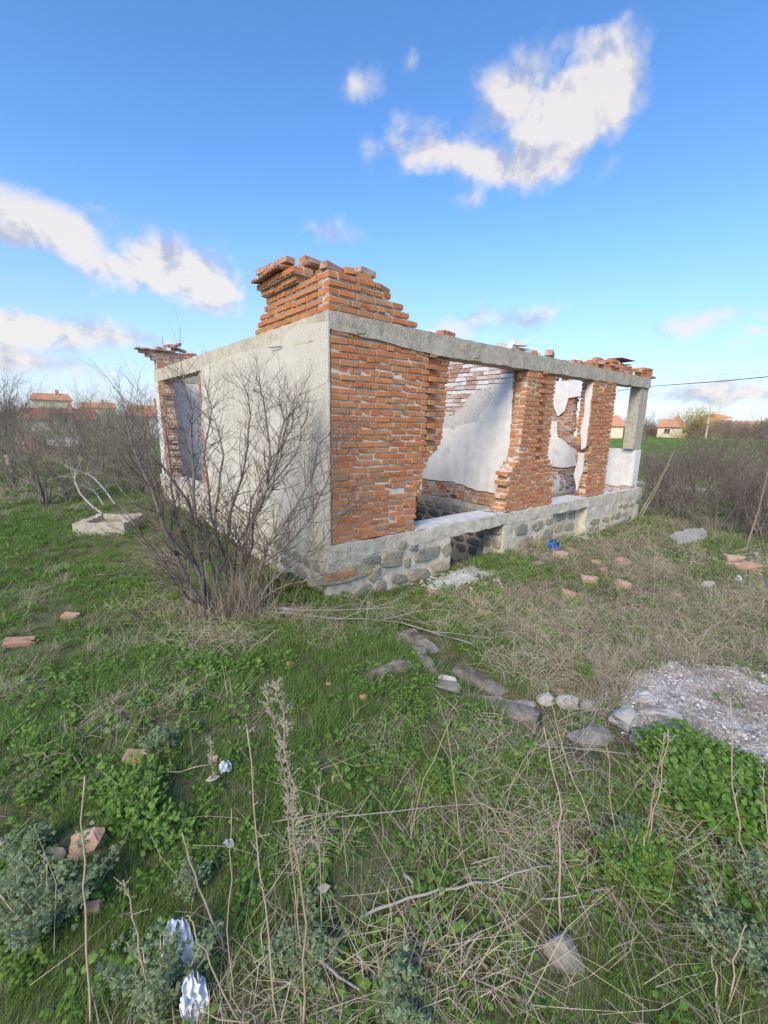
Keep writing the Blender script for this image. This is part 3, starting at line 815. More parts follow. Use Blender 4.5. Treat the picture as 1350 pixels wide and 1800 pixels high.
# rubble stones showing through the pointing (front face); px ellipses measured on the wall plane
def stone_mesh(seed, n=9):
    rnd = random.Random(seed); b = MB(); ang = sorted([2 * pi * (i + rnd.uniform(-.3, .3)) / n for i in range(n)])
    r = [rnd.uniform(.82, 1.10) for _ in ang]
    sq = lambda t: 1 / max(abs(cos(t)), abs(sin(t))) * .78 + .22
    p0 = [(cos(t) * q * .5 * sq(t), sin(t) * q * .5 * sq(t)) for t, q in zip(ang, r)]
    vs = [(x, .5, z) for x, z in p0] + [(x * .98, -.25, z * .98) for x, z in p0] + [(x * .84, -.5 + rnd.uniform(-.1, .1), z * .84) for x, z in p0] + [(rnd.uniform(-.1, .1), -.62, rnd.uniform(-.1, .1))]
    f = []
    for k in range(n):
        k2 = (k + 1) % n
        f += [(k, k2, n + k2, n + k), (n + k, n + k2, 2 * n + k2, 2 * n + k), (2 * n + k, 2 * n + k2, 3 * n)]
    f.append(tuple(range(n))[::-1]); b.add(vs, f); return b


def fixn(me):
    bm = bmesh.new(); bm.from_mesh(me); bmesh.ops.recalc_face_normals(bm, faces=bm.faces[:]); bm.to_mesh(me); bm.free(); return me


SM = [fixn(stone_mesh(s).mesh('stone', M['stone'])) for s in range(12)]
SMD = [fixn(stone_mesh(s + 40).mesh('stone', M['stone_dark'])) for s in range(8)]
# (zoomed px centre and size) of the stones of the front plinth
rnd_s = random.Random(88)
ST1 = [(200, 1395, 420, 110), (440, 1390, 95, 90), (410, 1275, 140, 60), (575, 1275, 150, 110), (695, 1290, 50, 70), (855, 1235, 170, 100), (785, 1400, 160, 85),
       (965, 1325, 135, 75), (1010, 1200, 70, 100), (640, 1430, 120, 70), (480, 1490, 90, 80), (345, 1525, 130, 90), (640, 1530, 140, 75), (750, 1180, 60, 40), (770, 1490, 70, 60), (655, 1160, 60, 50), (985, 1400, 50, 40)]
for i, (cx, cy, w, h) in enumerate(ST1):
    px, py = 560 + cx / 4.5, 700 + cy / 4.5
    s0, z0 = on_t(px, py, -.03); s1, _ = on_t(px + w / 9., py, -.03); _, z1 = on_t(px, py - h / 9., -.03)
    o = inst('stone', SM[i % 12], house, Matrix.Translation((s0, -.026, z0)) @ Matrix.Rotation(rnd_s.uniform(-.2, .2), 4, 'Y') @ Matrix.Diagonal((2 * abs(s1 - s0) * 1.18, .06, 2 * abs(z1 - z0) * 1.2, 1)))
ST2 = [(505, 170, 115, 60), (515, 255, 130, 70), (618, 155, 65, 62), (705, 140, 60, 50), (770, 115, 45, 35), (755, 190, 65, 55), (640, 225, 80, 50), (695, 215, 20, 50), (600, 285, 60, 40), (735, 255, 60, 40), (660, 275, 50, 40), (845, 275, 40, 30)]
for i, (cx, cy, w, h) in enumerate(ST2):
    px, py = 720 + cx / 3.14, 880 + cy / 3.14
    s0, z0 = on_t(px, py, -.03); s1, _ = on_t(px + w / 6.28, py, -.03); _, z1 = on_t(px, py - h / 6.28, -.03)
    if V1[0] - .1 < s0 < V1[1] + .05: continue
    inst('stone', SM[(i + 5) % 12], house, Matrix.Translation((s0, -.018, z0)) @ Matrix.Diagonal((2 * abs(s1 - s0) * 1.15, .06, 2 * abs(z1 - z0) * 1.2, 1)))
rnd = random.Random(5)
for zrow, h in ((-.11, .16), (-.30, .17), (-.48, .15)):      # beyond the second vent
    s = 6.2
    while s < 8.5:
        w = rnd.uniform(.16, .55)
        if rnd.random() < .7: inst('stone', SM[rnd.randrange(12)], house, Matrix.Translation((s + w / 2, -.024, zrow + rnd.uniform(-.04, .04))) @ Matrix.Rotation(rnd.uniform(-.15, .15), 4, 'Y') @ Matrix.Diagonal((w * .86, .05, h * rnd.uniform(.6, 1.0), 1)))
        s += w
for (s, z, w, h) in ((5.35, -.12, .38, .15), (5.75, -.13, .32, .16), (5.3, -.34, .3, .17), (5.7, -.36, .42, .18), (5.5, -.52, .3, .1)):
    inst('stone', SM[rnd.randrange(12)], house, Matrix.Translation((s, .130, z)) @ Matrix.Diagonal((w, .05, h, 1)))
for (x, w, zz, h) in ((.12, .2, -.1, .16), (.3, .14, -.14, .13), (.1, .18, -.3, .16), (.29, .16, -.33, .15), (.15, .2, -.48, .13)):   # jamb of first vent
    inst('stone', SM[rnd.randrange(12)], house, Matrix.Translation((V1[1] - .012, x, zz)) @ Matrix.Rotation(-pi / 2, 4, 'Z') @ Matrix.Diagonal((w, .05, h, 1)))
for row in range(4):      # along the left wall
    t = .1 + row * .05
    while t < 4.6:
        w = rnd.uniform(.22, .45)
        inst('stone', SM[rnd.randrange(12)], house, Matrix.Translation((-.035, t + w / 2, -.09 - row * .17)) @ Matrix.Rotation(-pi / 2, 4, 'Z') @ Matrix.Diagonal((w * .85, .05, .14, 1))); t += w
# dark stones of the cellar walls, seen through the opening and the vent
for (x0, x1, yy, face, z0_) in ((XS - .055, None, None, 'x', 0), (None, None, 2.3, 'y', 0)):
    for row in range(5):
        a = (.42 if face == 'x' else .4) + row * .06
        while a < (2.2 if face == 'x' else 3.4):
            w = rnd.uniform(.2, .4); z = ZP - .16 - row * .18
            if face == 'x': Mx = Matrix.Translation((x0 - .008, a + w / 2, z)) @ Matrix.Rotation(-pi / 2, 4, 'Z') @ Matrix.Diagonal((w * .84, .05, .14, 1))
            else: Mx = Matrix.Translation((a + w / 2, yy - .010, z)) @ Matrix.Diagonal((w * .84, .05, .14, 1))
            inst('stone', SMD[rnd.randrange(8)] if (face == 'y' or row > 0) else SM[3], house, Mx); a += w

# one course of bricks let into the plinth at the near corner
for k in range(2):
    add_brick(Vector((.07 + k * .20 - .06, -.02, EYE - 1.79)), (.19, .10, .07), 0, 'brick', 'front_masonry')

# rubble along the top of the beam and on the end wall
def rub(s, t, z, n=1, key='brick_old', reg='top_rubble', spread=.1, h=.06):
    for _ in range(n):
        add_brick(Vector((s + random.uniform(-spread, spread), t + random.uniform(-.08, .08), z + random.uniform(0, h))),
                  (random.uniform(.12, .25), .12, .065), random.uniform(-.5, .5), key, reg, tilt=random.gauss(0, .12))
zt8 = lambda s: ZT - .008 * s + .036
for (s) in (1.78, 1.84): add_brick(Vector((s + .06, .10, zt8(s))), (.24, .12, .062), .15 * s, 'brick', 'top_rubble')
for s in np.arange(3.05, 4.1, .17): rub(s, .12, zt8(s), 1, 'brick_white' if random.random() < .5 else 'brick', spread=.03, h=.02)
rub(3.5, .12, zt8(3.5) + .06, 2, 'brick_white'); add_brick(Vector((4.42, .12, zt8(4.4) + .03)), (.24, .13, .10), .4, 'brick_old', 'top_rubble', tilt=.25)
for s in np.arange(5.3, 8.4, .14):
    lv = 1 + int(2.9 * sstep(s, 5.2, 6.6) * (1 - .55 * sstep(s, 7.1, 7.9)))
    for l in range(lv):
        rub(s, .13, zt8(s) + l * .068, 1, random.choice(('brick_old', 'brick_old', 'brick', 'brick_white')), spread=.03, h=.02)
        if random.random() < .4: rub(s, .3, zt8(s) + l * .06, 1, 'brick_old')
for l in range(3):
    for s in (8.06, 8.31): add_brick(Vector((s + .03, .12, zt8(8.2) + l * .07)), (.25, .24, .062), 0, 'brick', 'top_rubble')
add_brick(Vector((8.52, .1, zt8(8.4))), (.3, .2, .05), 0, 'brick_old', 'top_rubble')
b = MB(); b.box(6.85, 7.5, .0, .3, zt8(7) + .235, zt8(7) + .255, Matrix.Rotation(.0, 4, 'Y'), j=.015); b.build('roof_tile', M['brick_old'], house)
for t in np.arange(.4, 7.6, .2):
    rub(8.28, t, ZT + .02, 1); rub(8.28, t, ZT + .09, 1) if random.random() < .6 else None


def lump(name, key, loc_, size, seed, sub=2, flat=.6, amp=.25, parent=None, mesh_only=False):
    bm = bmesh.new(); bmesh.ops.create_icosphere(bm, subdivisions=sub, radius=.5)
    rr = random.Random(seed); off = Vector((rr.uniform(0, 50), rr.uniform(0, 50), rr.uniform(0, 50)))
    planes = [(Vector([rr.gauss(0, 1) for _ in range(3)]).normalized(), rr.uniform(.24, .40)) for _ in range(9)]
    for v in bm.verts:
        for nrm, dd in planes:
            k = v.co.dot(nrm)
            if k > dd: v.co -= nrm * (k - dd) * .9
        v.co *= 1 + amp * noise.noise(v.co * 4 + off)
        if v.co.z < -.2: v.co.z = -.2 - (v.co.z + .2) * .3
    me = bpy.data.meshes.new(name); bm.to_mesh(me); bm.free(); me.materials.append(M[key])
    if mesh_only: return me
    o = bpy.data.objects.new(name, me); COL.objects.link(o)
    o.location = loc_; o.scale = size; o.rotation_euler = (rr.uniform(-.15, .15), rr.uniform(-.15, .15), rr.uniform(0, 6))
    if parent: o.parent = parent
    return o


# rubble inside: behind the second opening and in the pit
def joined_lumps(name, spots_, key, parent, label=None):
    b = MB(); protos = []
    for q in range(5):
        me = lump('rubble', key, (0, 0, 0), (1, 1, 1), 900 + q, sub=1, mesh_only=True)
        protos.append(([v.co.copy() for v in me.vertices], [tuple(p.vertices) for p in me.polygons])); bpy.data.meshes.remove(me)
    for (p, sz) in spots_:
        vs, fs = random.choice(protos)
        R = Matrix.Translation(p) @ Euler((random.uniform(-.6, .6), random.uniform(-.6, .6), random.uniform(0, 6))).to_matrix().to_4x4() @ Matrix.Diagonal((sz * random.uniform(.7, 1.6), sz, sz * random.uniform(.4, .8), 1))
        b.add([R @ v for v in vs], fs)
    o = b.build(name, M[key], parent); o['kind'] = 'stuff'; return o


sp_ = []
for _ in range(260):
    s, t = random.uniform(7.2, 8.1), random.uniform(.7, 4.5); h = ZP + .30 * (s - 7.1) * (1 if t > 1 else .6)
    sp_.append((Vector((s, t, h * random.uniform(.5, 1) + .02)), random.uniform(.07, .17)))
joined_lumps('rubble', sp_[:150], 'frag', house); joined_lumps('rubble', sp_[150:], 'boulder_pale', house)
core = MB(); core.add([(6.9, .6, -.9), (8.1, .6, -.9), (8.1, 4.5, -.9), (6.9, 4.5, -.9), (7.3, .7, ZP - .06), (8.1, .7, ZP + .2), (8.1, 4.5, ZP + .2), (7.3, 4.5, ZP - .06)],
                      [(0, 3, 2, 1), (4, 5, 6, 7), (0, 1, 5, 4), (1, 2, 6, 5), (2, 3, 7, 6), (3, 0, 4, 7)]); core.build('rubble_core', M['mortar'], house)
rough_beam('floor_edge', 'concrete', 4.0, 8.1, .75, .95, ZP - .25, ZP - .05)
joined_lumps('rubble', [(Vector((random.uniform(.5, 3.4), random.uniform(.5, 2.2), -.93)), random.uniform(.1, .25)) for _ in range(80)], 'boulder', house)
joined_lumps('rubble', [(Vector((random.uniform(6.85, 8.1), random.uniform(.05, .5), ZP + .02)), random.uniform(.05, .13)) for _ in range(26)], 'frag', house)
joined_lumps('rubble', [(Vector((random.uniform(3.1, 3.5), random.uniform(.0, .3), ZP + .02)), random.uniform(.05, .10)) for _ in range(18)], 'boulder_pale', house)

# white plaster reveal of the second pier
sheet('plaster_reveal', 'plaster', (V2(5.835, 0), V2(0, 1), V2(1, 0)), [(.015, ZP + 1.0), (.10, ZP + .95), (.16, ZP + 1.3), (.12, ZP + 1.6), (.15, ZB - .25), (.11, ZB - .08), (.015, ZB - .05)], -.022, .018, rough=.02)
sheet('plaster_reveal', 'plaster', (V2(5.90, 0), V2(0, 1), V2(1, 0)), [(.12, ZP + .12), (.15, ZP + .25), (.20, ZP + .45), (.17, ZP + .88), (.05, ZP + .9), (.06, ZP + .4)], -.055, .05, rough=.02)


# emit the bricks: 300 largest in view become single objects, the rest is joined
def bsize(Mx):
    c = Mx.translation; sz = Mx.to_scale()
    w = HM @ c - CAMP
    dpt = w.dot(_f)
    if dpt < .2: return 0
    px = F * w.dot(_r) / dpt + CX; py = CY - F * w.dot(_u) / dpt
    if not (-20 < px < 1370 and -20 < py < 1820): return 0
    front = 1.0 if (c.y < .14 or c.x < .14) else .2
    return sz.x * sz.z / (dpt * dpt) * front
order = sorted(range(len(BR)), key=lambda i: -bsize(BR[i][0]))
single = set(order[:300]); rest = {}
for i, (Mx, key, reg) in enumerate(BR):
    k = i % 10
    if i in single: inst('brick', bmesh_of(k, key), house, Mx)
    else:
        b = rest.setdefault((reg, key), MB()); b.add([Mx @ v for v in BV[k][0]], BV[k][1])
for (reg, key), b in rest.items(): tag(b.build(reg, M[key], house), kind='stuff')
for (reg, mk), b in mort.items(): tag(b.build('mortar', M[mk], house), kind='stuff')

# ------------------------------------------------------------------ bare shrubs
def grow(b, rnd, p, d, length, r, level, maxl, up=.12, wob=.22, kids=(3, 6), segn=5, ratio=.62, spread=.75, sides=None):
    pts = [p.copy()]; rs = [r]; n = segn; step = length / n; d = d.normalized(); spawn = []
    for i in range(n):
        d = (d + Vector([rnd.gauss(0, wob) for _ in range(3)]) * .6 + Vector((0, 0, up * rnd.uniform(.3, 1)))).normalized()
        p = p + d * step; pts.append(p.copy()); rs.append(r * (1 - .62 * (i + 1) / n)); spawn.append((p.copy(), d.copy(), rs[-1], (i + 1) / n))
    b.tube(pts, rs, (5 if level == 0 else 4 if level == 1 else 3) if sides is None else sides, cap=False)
    if level < maxl:
        for _ in range(rnd.randint(*kids)):
            q, dd, rr, fr = spawn[min(n - 1, int(rnd.triangular(0, n, n * .65)))]
            ax = dd.cross(Vector([rnd.gauss(0, 1) for _ in range(3)])).normalized()
            nd = (dd * cos(spread * rnd.uniform(.5, 1.2)) + ax * sin(spread * rnd.uniform(.5, 1.2)))
            grow(b, rnd, q, nd, length * ratio * rnd.uniform(.6, 1.15), rr * .72, level + 1, maxl, up, wob, kids, max(3, segn - 1), ratio, spread, sides)


# main shrub in front of the left wall: stems traced from the photograph's fork, each at its own depth
def main_bush():
    rnd = random.Random(3); g0 = on_ground(400, 1085)
    root = empty('bare_shrub', g0); tag(root, 'large many-stemmed bare shrub growing in front of the cream side wall', 'shrub')
    inv = Matrix.Translation(-g0); tw = MB(); n = 0
    # (pixel path, base distance offset, top distance offset, base radius)
    stems = [([(405, 1088), (400, 1000), (372, 900), (360, 800), (372, 720), (365, 690)], .5, .8, .016), ([(420, 1085), (430, 980), (440, 880), (492, 790), (515, 705)], .4, .5, .016), ([(380, 1090), (350, 1000), (290, 880), (245, 800), (232, 740)], .2, .3, .016), ([(360, 1105), (355, 1062), (318, 1000), (290, 930), (262, 860), (235, 790), (215, 700)], 0, -.1, .030),
             ([(358, 1072), (352, 990), (342, 900), (338, 800), (335, 720), (322, 660)], 0, .3, .026),
             ([(355, 1065), (328, 1050), (312, 1018), (262, 960), (225, 905)], 0, -.35, .018),
             ([(385, 1090), (384, 1000), (378, 900), (395, 800), (378, 740)], .25, .5, .024),
             ([(400, 1085), (398, 990), (405, 900), (430, 810), (440, 730), (430, 680)], .4, .7, .022),
             ([(425, 1082), (424, 1030), (425, 970), (450, 900), (482, 830), (500, 740), (490, 700)], .2, .3, .030),
             ([(430, 1055), (455, 1020), (470, 960), (510, 900), (548, 840), (560, 780), (598, 745)], .2, .1, .022),
             ([(450, 1000), (490, 970), (540, 920), (575, 850), (590, 800), (610, 760)], .2, -.1, .016),
             ([(440, 1080), (470, 1030), (520, 985), (555, 965), (590, 920), (612, 880)], .1, -.2, .015),
             ([(455, 900), (475, 860), (500, 780), (515, 740), (518, 700)], .3, .3, .014),
             ([(372, 1090), (352, 1000), (320, 940), (300, 860), (298, 780), (285, 720)], .1, .5, .020),
             ([(410, 1085), (415, 960), (470, 860), (475, 780), (462, 700), (452, 670)], .5, .4, .020),
             ([(395, 1088), (370, 980), (330, 880), (270, 790), (250, 720)], .3, .6, .018),
             ([(415, 1080), (440, 960), (455, 880), (520, 800), (540, 730)], .6, .7, .016),
             ([(350, 1010), (300, 940), (240, 890), (205, 850)], 0, .1, .012),
             ([(430, 1080), (480, 1040), (530, 1020), (580, 1010)], .0, -.2, .012)]
    for path, o0, o1, r in stems:
        base = on_ground(path[0][0], path[0][1]) if path[0][1] > 1070 else None
        d0 = hypot(g0.x, g0.y) + o0 * .6; pts = []
        m_ = len(path)
        for i, (x, y) in enumerate(path):
            f = i / (m_ - 1); pts.append(at_dist(x, y, d0 + (o1 - o0) * f * .9))
        # densify + wobble
        fine = []
        for i in range(m_ - 1):
            for k in range(3):
                q = pts[i].lerp(pts[i + 1], k / 3); q += Vector([rnd.gauss(0, .008) for _ in range(3)]) * (0 if i + k == 0 else 1); fine.append(q)
        fine.append(pts[-1])
        rs = [r * (1 - .86 * (i / (len(fine) - 1)) ** .8) + .0015 for i in range(len(fine))]
        b = MB(); b.tube([inv @ q for q in fine], rs, 7); b.build('stem', M['bark'], root, smooth=True)
        for i in range(3, len(fine)):
            dd = (fine[i] - fine[i - 1]).normalized()
            for _ in range(rnd.choice((3, 4))):
                ax = dd.cross(Vector([rnd.gauss(0, 1) for _ in range(3)])).normalized(); a = rnd.uniform(.5, 1.15)
                grow(tw, rnd, inv @ fine[i], dd * cos(a) + ax * sin(a), rnd.uniform(.22, .58) * (1.1 - .35 * i / len(fine)), max(.0030, rs[i] * .40), 1, 3, up=.17, wob=.28, kids=(2, 5), segn=4, ratio=.52, spread=.85, sides=3)
    o = tw.build('twigs', M['twig'], root); tag(o, kind='stuff')
    b = MB()
    for _ in range(420):         # dry stems and suckers packed round the foot
        p = g0 + Vector((rnd.gauss(.05, .22), rnd.gauss(.05, .16), 0)); p.z = ground(p.x, p.y); h = rnd.uniform(.15, .65)
        q = p + Vector((rnd.gauss(0, .12), rnd.gauss(0, .12), h)); mid = p.lerp(q, .5) + Vector((rnd.gauss(0, .02), rnd.gauss(0, .02), 0))
        b.tube([inv @ p, inv @ mid, inv @ q], [.003, .0024, .001], 3, cap=False)
    tag(b.build('suckers', M['litter'], root), kind='stuff')
    return root
main_bush()


def shrub_mesh(seed, key, h=2.0, stems=9, spread=.45, lv=3, kids=(3, 5), r=.016, up=.10, tlen=.8, tr=.0038):
    rnd = random.Random(seed); st = MB(); b = MB()
    for i in range(stems):
        a = rnd.uniform(0, 2 * pi); t = abs(rnd.gauss(0, spread)); d = Vector((cos(a) * sin(t), sin(a) * sin(t), cos(t)))
        p = Vector((rnd.gauss(0, .08), rnd.gauss(0, .08), -.03)); pts = [p]; rs = [r]
        n = 7; L_ = h * rnd.uniform(.65, 1)
        for k in range(n):
            d = (d + Vector([rnd.gauss(0, .11) for _ in range(3)])).normalized(); p = p + d * L_ / n; pts.append(p.copy()); rs.append(r * (1 - .85 * (k + 1) / n))
            if k >= 1:
                for _ in range(2):
                    ax = d.cross(Vector([rnd.gauss(0, 1) for _ in range(3)])).normalized(); aa = rnd.uniform(.5, 1.1)
                    grow(b, rnd, p.copy(), d * cos(aa) + ax * sin(aa), L_ * tlen * .38 * rnd.uniform(.5, 1.1), max(tr, rs[-1] * .5), 1, lv, up, .24, kids, 4, .55, .8, 3)
        st.tube(pts, rs, 5, cap=False)
    return st.mesh('stems', M['bark'] if key != 'twig_far' else M['twig_far']), b.mesh('twigs', M[key])


SH = {'a': shrub_mesh(11, 'twig_olive', 2.0), 'b': shrub_mesh(12, 'twig', 1.9, spread=.6), 'c': shrub_mesh(13, 'twig_olive', 2.2, stems=12, spread=.3, kids=(2, 4)),
      'd': shrub_mesh(14, 'twig', 1.7, stems=12, spread=.7), 'w': shrub_mesh(15, 'willow', 2.0, stems=18, spread=.65, tr=.009), 'f': shrub_mesh(16, 'twig_far', 2.0, stems=14, spread=.6, tr=.011)}


def shrub(kind, p, sc, label, group=None, rz=None, name='bare_shrub', cat='shrub', sz=None):
    r = empty(name, p, random.uniform(0, 6.28) if rz is None else rz); r.scale = (sc, sc, sz or sc)
    inst('stems', SH[kind][0], r); tag(inst('twigs', SH[kind][1], r), kind='stuff')
    return tag(r, label, cat, group)


def px_ground_far(px, py): return on_ground(px, py)


# thicket to the left of the ruin
lab = 'grey brown bare shrub in the thicket left of the ruin'
left_spots = [('c', 75, 885, 1.0), ('a', 125, 880, 1.05), ('b', 165, 850, 1.15), ('c', 210, 845, 1.2), ('a', 240, 860, 1.1), ('c', 255, 815, 1.3), ('b', 280, 850, .95), ('a', 190, 810, 1.5), ('c', 140, 800, 1.6),
              ('a', 90, 800, 1.3), ('b', 30, 800, 1.5), ('c', 5, 830, 1.5), ('a', -40, 850, 1.4), ('c', 230, 790, 1.7), ('b', 10, 780, 2.0), ('a', 170, 785, 1.9), ('c', 110, 778, 1.7), ('a', 265, 785, 2.0), ('c', 50, 775, 1.6), ('b', 210, 775, 2.0), ('a', 150, 868, .9), ('c', 185, 835, 1.2), ('d', 222, 825, 1.2), ('a', 250, 838, 1.2), ('c', 262, 870, .9), ('d', 160, 815, 1.3), ('a', 120, 825, 1.2), ('c', 60, 845, 1.1), ('d', 235, 800, 1.5), ('c', 30, 862, 1.0)]
LL = ['narrow bare shrub leftmost in the front row, left of the trough', 'bare shrub directly behind the bleached branches', 'second bare shrub behind the trough, close to its right rim', 'tall slim shrub just right behind the trough']
for i, (k, x, y, s) in enumerate(left_spots):
    shrub(k, on_ground(x, y), s, LL[i] if i < 4 else lab, None if i < 4 else 'shrubs of the left thicket')
# thicket to the right
lab = 'dark bare shrub in the thicket right of the ruin'
right_spots = [('b', 1255, 935, 1.05), ('d', 1300, 925, 1.15), ('d', 1195, 915, 1.0), ('b', 1340, 915, 1.25), ('d', 1160, 895, 1.0), ('b', 1225, 890, 1.35), ('d', 1280, 885, 1.45), ('b', 1340, 880, 1.4), ('d', 1180, 870, 1.2), ('b', 1400, 905, 1.5),
               ('d', 1150, 870, 1.1), ('b', 1320, 860, 1.6), ('d', 1245, 860, 1.45), ('b', 1380, 865, 1.6), ('d', 1200, 850, 1.4), ('b', 1290, 845, 1.6), ('d', 1160, 843, 1.3), ('b', 1345, 835, 1.9), ('d', 1235, 838, 1.4), ('b', 1450, 900, 1.6), ('d', 1335, 945, 1.1), ('a', 1295, 905, 1.2), ('a', 1355, 925, 1.3)]
RL = ['dark shrub directly behind the pale concrete plate', 'dark shrub behind the brick debris at right', 'low wide dark shrub left of the concrete plate']
for i, (k, x, y, s) in enumerate(right_spots):
    shrub(k, on_ground(x, y), s * 1.02, RL[i] if i < 3 else lab, None if i < 3 else 'shrubs of the right thicket')

# ------------------------------------------------------------------ scattered ground cover
def blade(b, rnd, p, h, w, lean, az_, bend=.5, segs=3, mi=0):
    dx, dy = cos(az_), sin(az_); pa = Vector((-dy, dx, 0)); vs = []
    for i in range(segs + 1):
        f = i / segs; o = lean * f + bend * f * f
        c = p + Vector((dx * o * h, dy * o * h, h * f * (1 - .25 * bend * f)))
        ww = w * (1 - f) ** .7
        if i < segs: vs += [c - pa * ww / 2, c + pa * ww / 2]
        else: vs.append(c)
    f = [(2 * i, 2 * i + 1, 2 * i + 3, 2 * i + 2) for i in range(segs - 1)] + [(2 * segs - 2, 2 * segs - 1, 2 * segs)]
    b.add(vs, f, mi)


def leaf(b, p, d, n, ln, w, mi=0, cup=.15):
    d = d.normalized(); s = d.cross(n).normalized(); n = s.cross(d)
    vs = [p, p + d * ln * .3 - s * w * .42 - n * cup * ln * .1, p + d * ln * .7 - s * w * .5, p + d * ln - n * cup * ln, p + d * ln * .7 + s * w * .5, p + d * ln * .3 + s * w * .42 - n * cup * ln * .1, p + d * ln * .55 + n * cup * ln * .4]
    b.add(vs, [(0, 1, 6), (1, 2, 6), (2, 3, 6), (3, 4, 6), (4, 5, 6), (5, 0, 6)], mi)


PROT = {}
def proto(name, b, mats):
    o = bpy.data.objects.new(name, b.mesh(name, mats)); return o


def tuft(seed, n, h, rad, key, w=.0035, lean=.5, bend=.6, hz=(.5, 1.1)):
    rnd = random.Random(seed); b = MB()
    for _ in range(n):
        a = rnd.uniform(0, 2 * pi); r = rad * rnd.random() ** .6
        blade(b, rnd, Vector((cos(a) * r, sin(a) * r, -.01)), h * rnd.uniform(*hz), w * rnd.uniform(.6, 1.3), abs(rnd.gauss(0, lean)), rnd.uniform(0, 2 * pi), bend * rnd.random())
    return proto('tuft', b, M[key])


def flat_straw(seed, n, key):
    rnd = random.Random(seed); b = MB()
    for _ in range(n):
        a = rnd.uniform(0, 2 * pi); r = .14 * rnd.random() ** .5; p = Vector((cos(a) * r, sin(a) * r, rnd.uniform(.0, .05)))
        t = rnd.uniform(0, 2 * pi); ln = rnd.uniform(.06, .24); q = p + Vector((cos(t) * ln, sin(t) * ln, rnd.uniform(-.01, .06)))
        mid = p.lerp(q, .5) + Vector((rnd.gauss(0, .015), rnd.gauss(0, .015), rnd.uniform(0, .03)))
        s = Vector((-sin(t), cos(t), rnd.uniform(-.4, .4))) * rnd.uniform(.0006, .0014)
        b.add([p - s, p + s, mid + s, mid - s, q], [(0, 1, 2, 3), (3, 2, 4)])
    return proto('straw', b, M[key])


def rosette(seed, n, ln, w, key, tilt=.5, h=.05):
    rnd = random.Random(seed); b = MB()
    for k in range(n):
        a = rnd.uniform(0, 2 * pi); r = rnd.uniform(.005, .07); c = Vector((cos(a) * r, sin(a) * r, rnd.uniform(0, h)))
        t = rnd.uniform(-.1, tilt); d = Vector((cos(a + rnd.gauss(0, .5)) * cos(t), sin(a + rnd.gauss(0, .5)) * cos(t), sin(t)))
        leaf(b, c, d, Vector((rnd.gauss(0, .25), rnd.gauss(0, .25), 1)), ln * rnd.uniform(.6, 1.2), w * rnd.uniform(.7, 1.2))
    return proto('leafy_herb', b, M[key])


def scatter_obj(name, protos, pts, label, cat):
    """pts: list of (x, y, z, tilt_x, tilt_y, rz, scale, proto index); instances are placed by geometry nodes"""
    coll = bpy.data.collections.new(name + '_kinds')
    for i, o in enumerate(protos):
        o.name = '%s_kind_%02d' % (name, i); coll.objects.link(o)
    A = np.array(pts, dtype=np.float32)
    me = bpy.data.meshes.new(name); me.vertices.add(len(A)); me.vertices.foreach_set('co', A[:, :3].ravel())
    at = me.attributes.new('rot', 'FLOAT_VECTOR', 'POINT'); at.data.foreach_set('vector', A[:, 3:6].ravel())
    at = me.attributes.new('scl', 'FLOAT', 'POINT'); at.data.foreach_set('value', A[:, 6].copy())
    at = me.attributes.new('idx', 'INT', 'POINT'); at.data.foreach_set('value', A[:, 7].astype(np.int32))
    o = bpy.data.objects.new(name, me); COL.objects.link(o)
    ng = bpy.data.node_groups.new(name + '_nodes', 'GeometryNodeTree')
    ng.interface.new_socket('Geometry', in_out='INPUT', socket_type='NodeSocketGeometry')
    ng.interface.new_socket('Geometry', in_out='OUTPUT', socket_type='NodeSocketGeometry')
    N = ng.nodes.new; L = ng.links.new
    gi = N('NodeGroupInput'); go = N('NodeGroupOutput'); iop = N('GeometryNodeInstanceOnPoints'); ci = N('GeometryNodeCollectionInfo')
    ci.inputs['Collection'].default_value = coll; ci.inputs['Separate Children'].default_value = True; ci.inputs['Reset Children'].default_value = True

    def na(nm, ty):
        n = N('GeometryNodeInputNamedAttribute'); n.data_type = ty; n.inputs[0].default_value = nm; return n.outputs[0]
    m2p = N('GeometryNodeMeshToPoints'); L(gi.outputs[0], m2p.inputs[0]); L(m2p.outputs[0], iop.inputs['Points'])
    L(ci.outputs[0], iop.inputs['Instance']); iop.inputs['Pick Instance'].default_value = True
    L(na('idx', 'INT'), iop.inputs['Instance Index'])
    e2r = N('FunctionNodeEulerToRotation'); L(na('rot', 'FLOAT_VECTOR'), e2r.inputs[0]); L(e2r.outputs[0], iop.inputs['Rotation'])
    L(na('scl', 'FLOAT'), iop.inputs['Scale']); L(iop.outputs[0], go.inputs[0])
    md = o.modifiers.new('scatter', 'NODES'); md.node_group = ng
    return tag(o, label, cat, kind='stuff')


SLAB_PX = [(1078, 1268), (1092, 1225), (1118, 1185), (1150, 1172), (1200, 1168), (1290, 1176), (1352, 1192), (1440, 1215), (1500, 1300), (1440, 1420), (1352, 1378), (1290, 1345), (1235, 1312), (1180, 1292), (1130, 1308)]
SLAB = [on_ground(x, y) for x, y in SLAB_PX]


def in_poly(x, y, poly):
    c = False; n = len(poly)
    for i in range(n):
        a, b_ = poly[i], poly[i - 1]
        if (a.y > y) != (b_.y > y) and x < (b_.x - a.x) * (y - a.y) / (b_.y - a.y) + a.x: c = not c
    return c


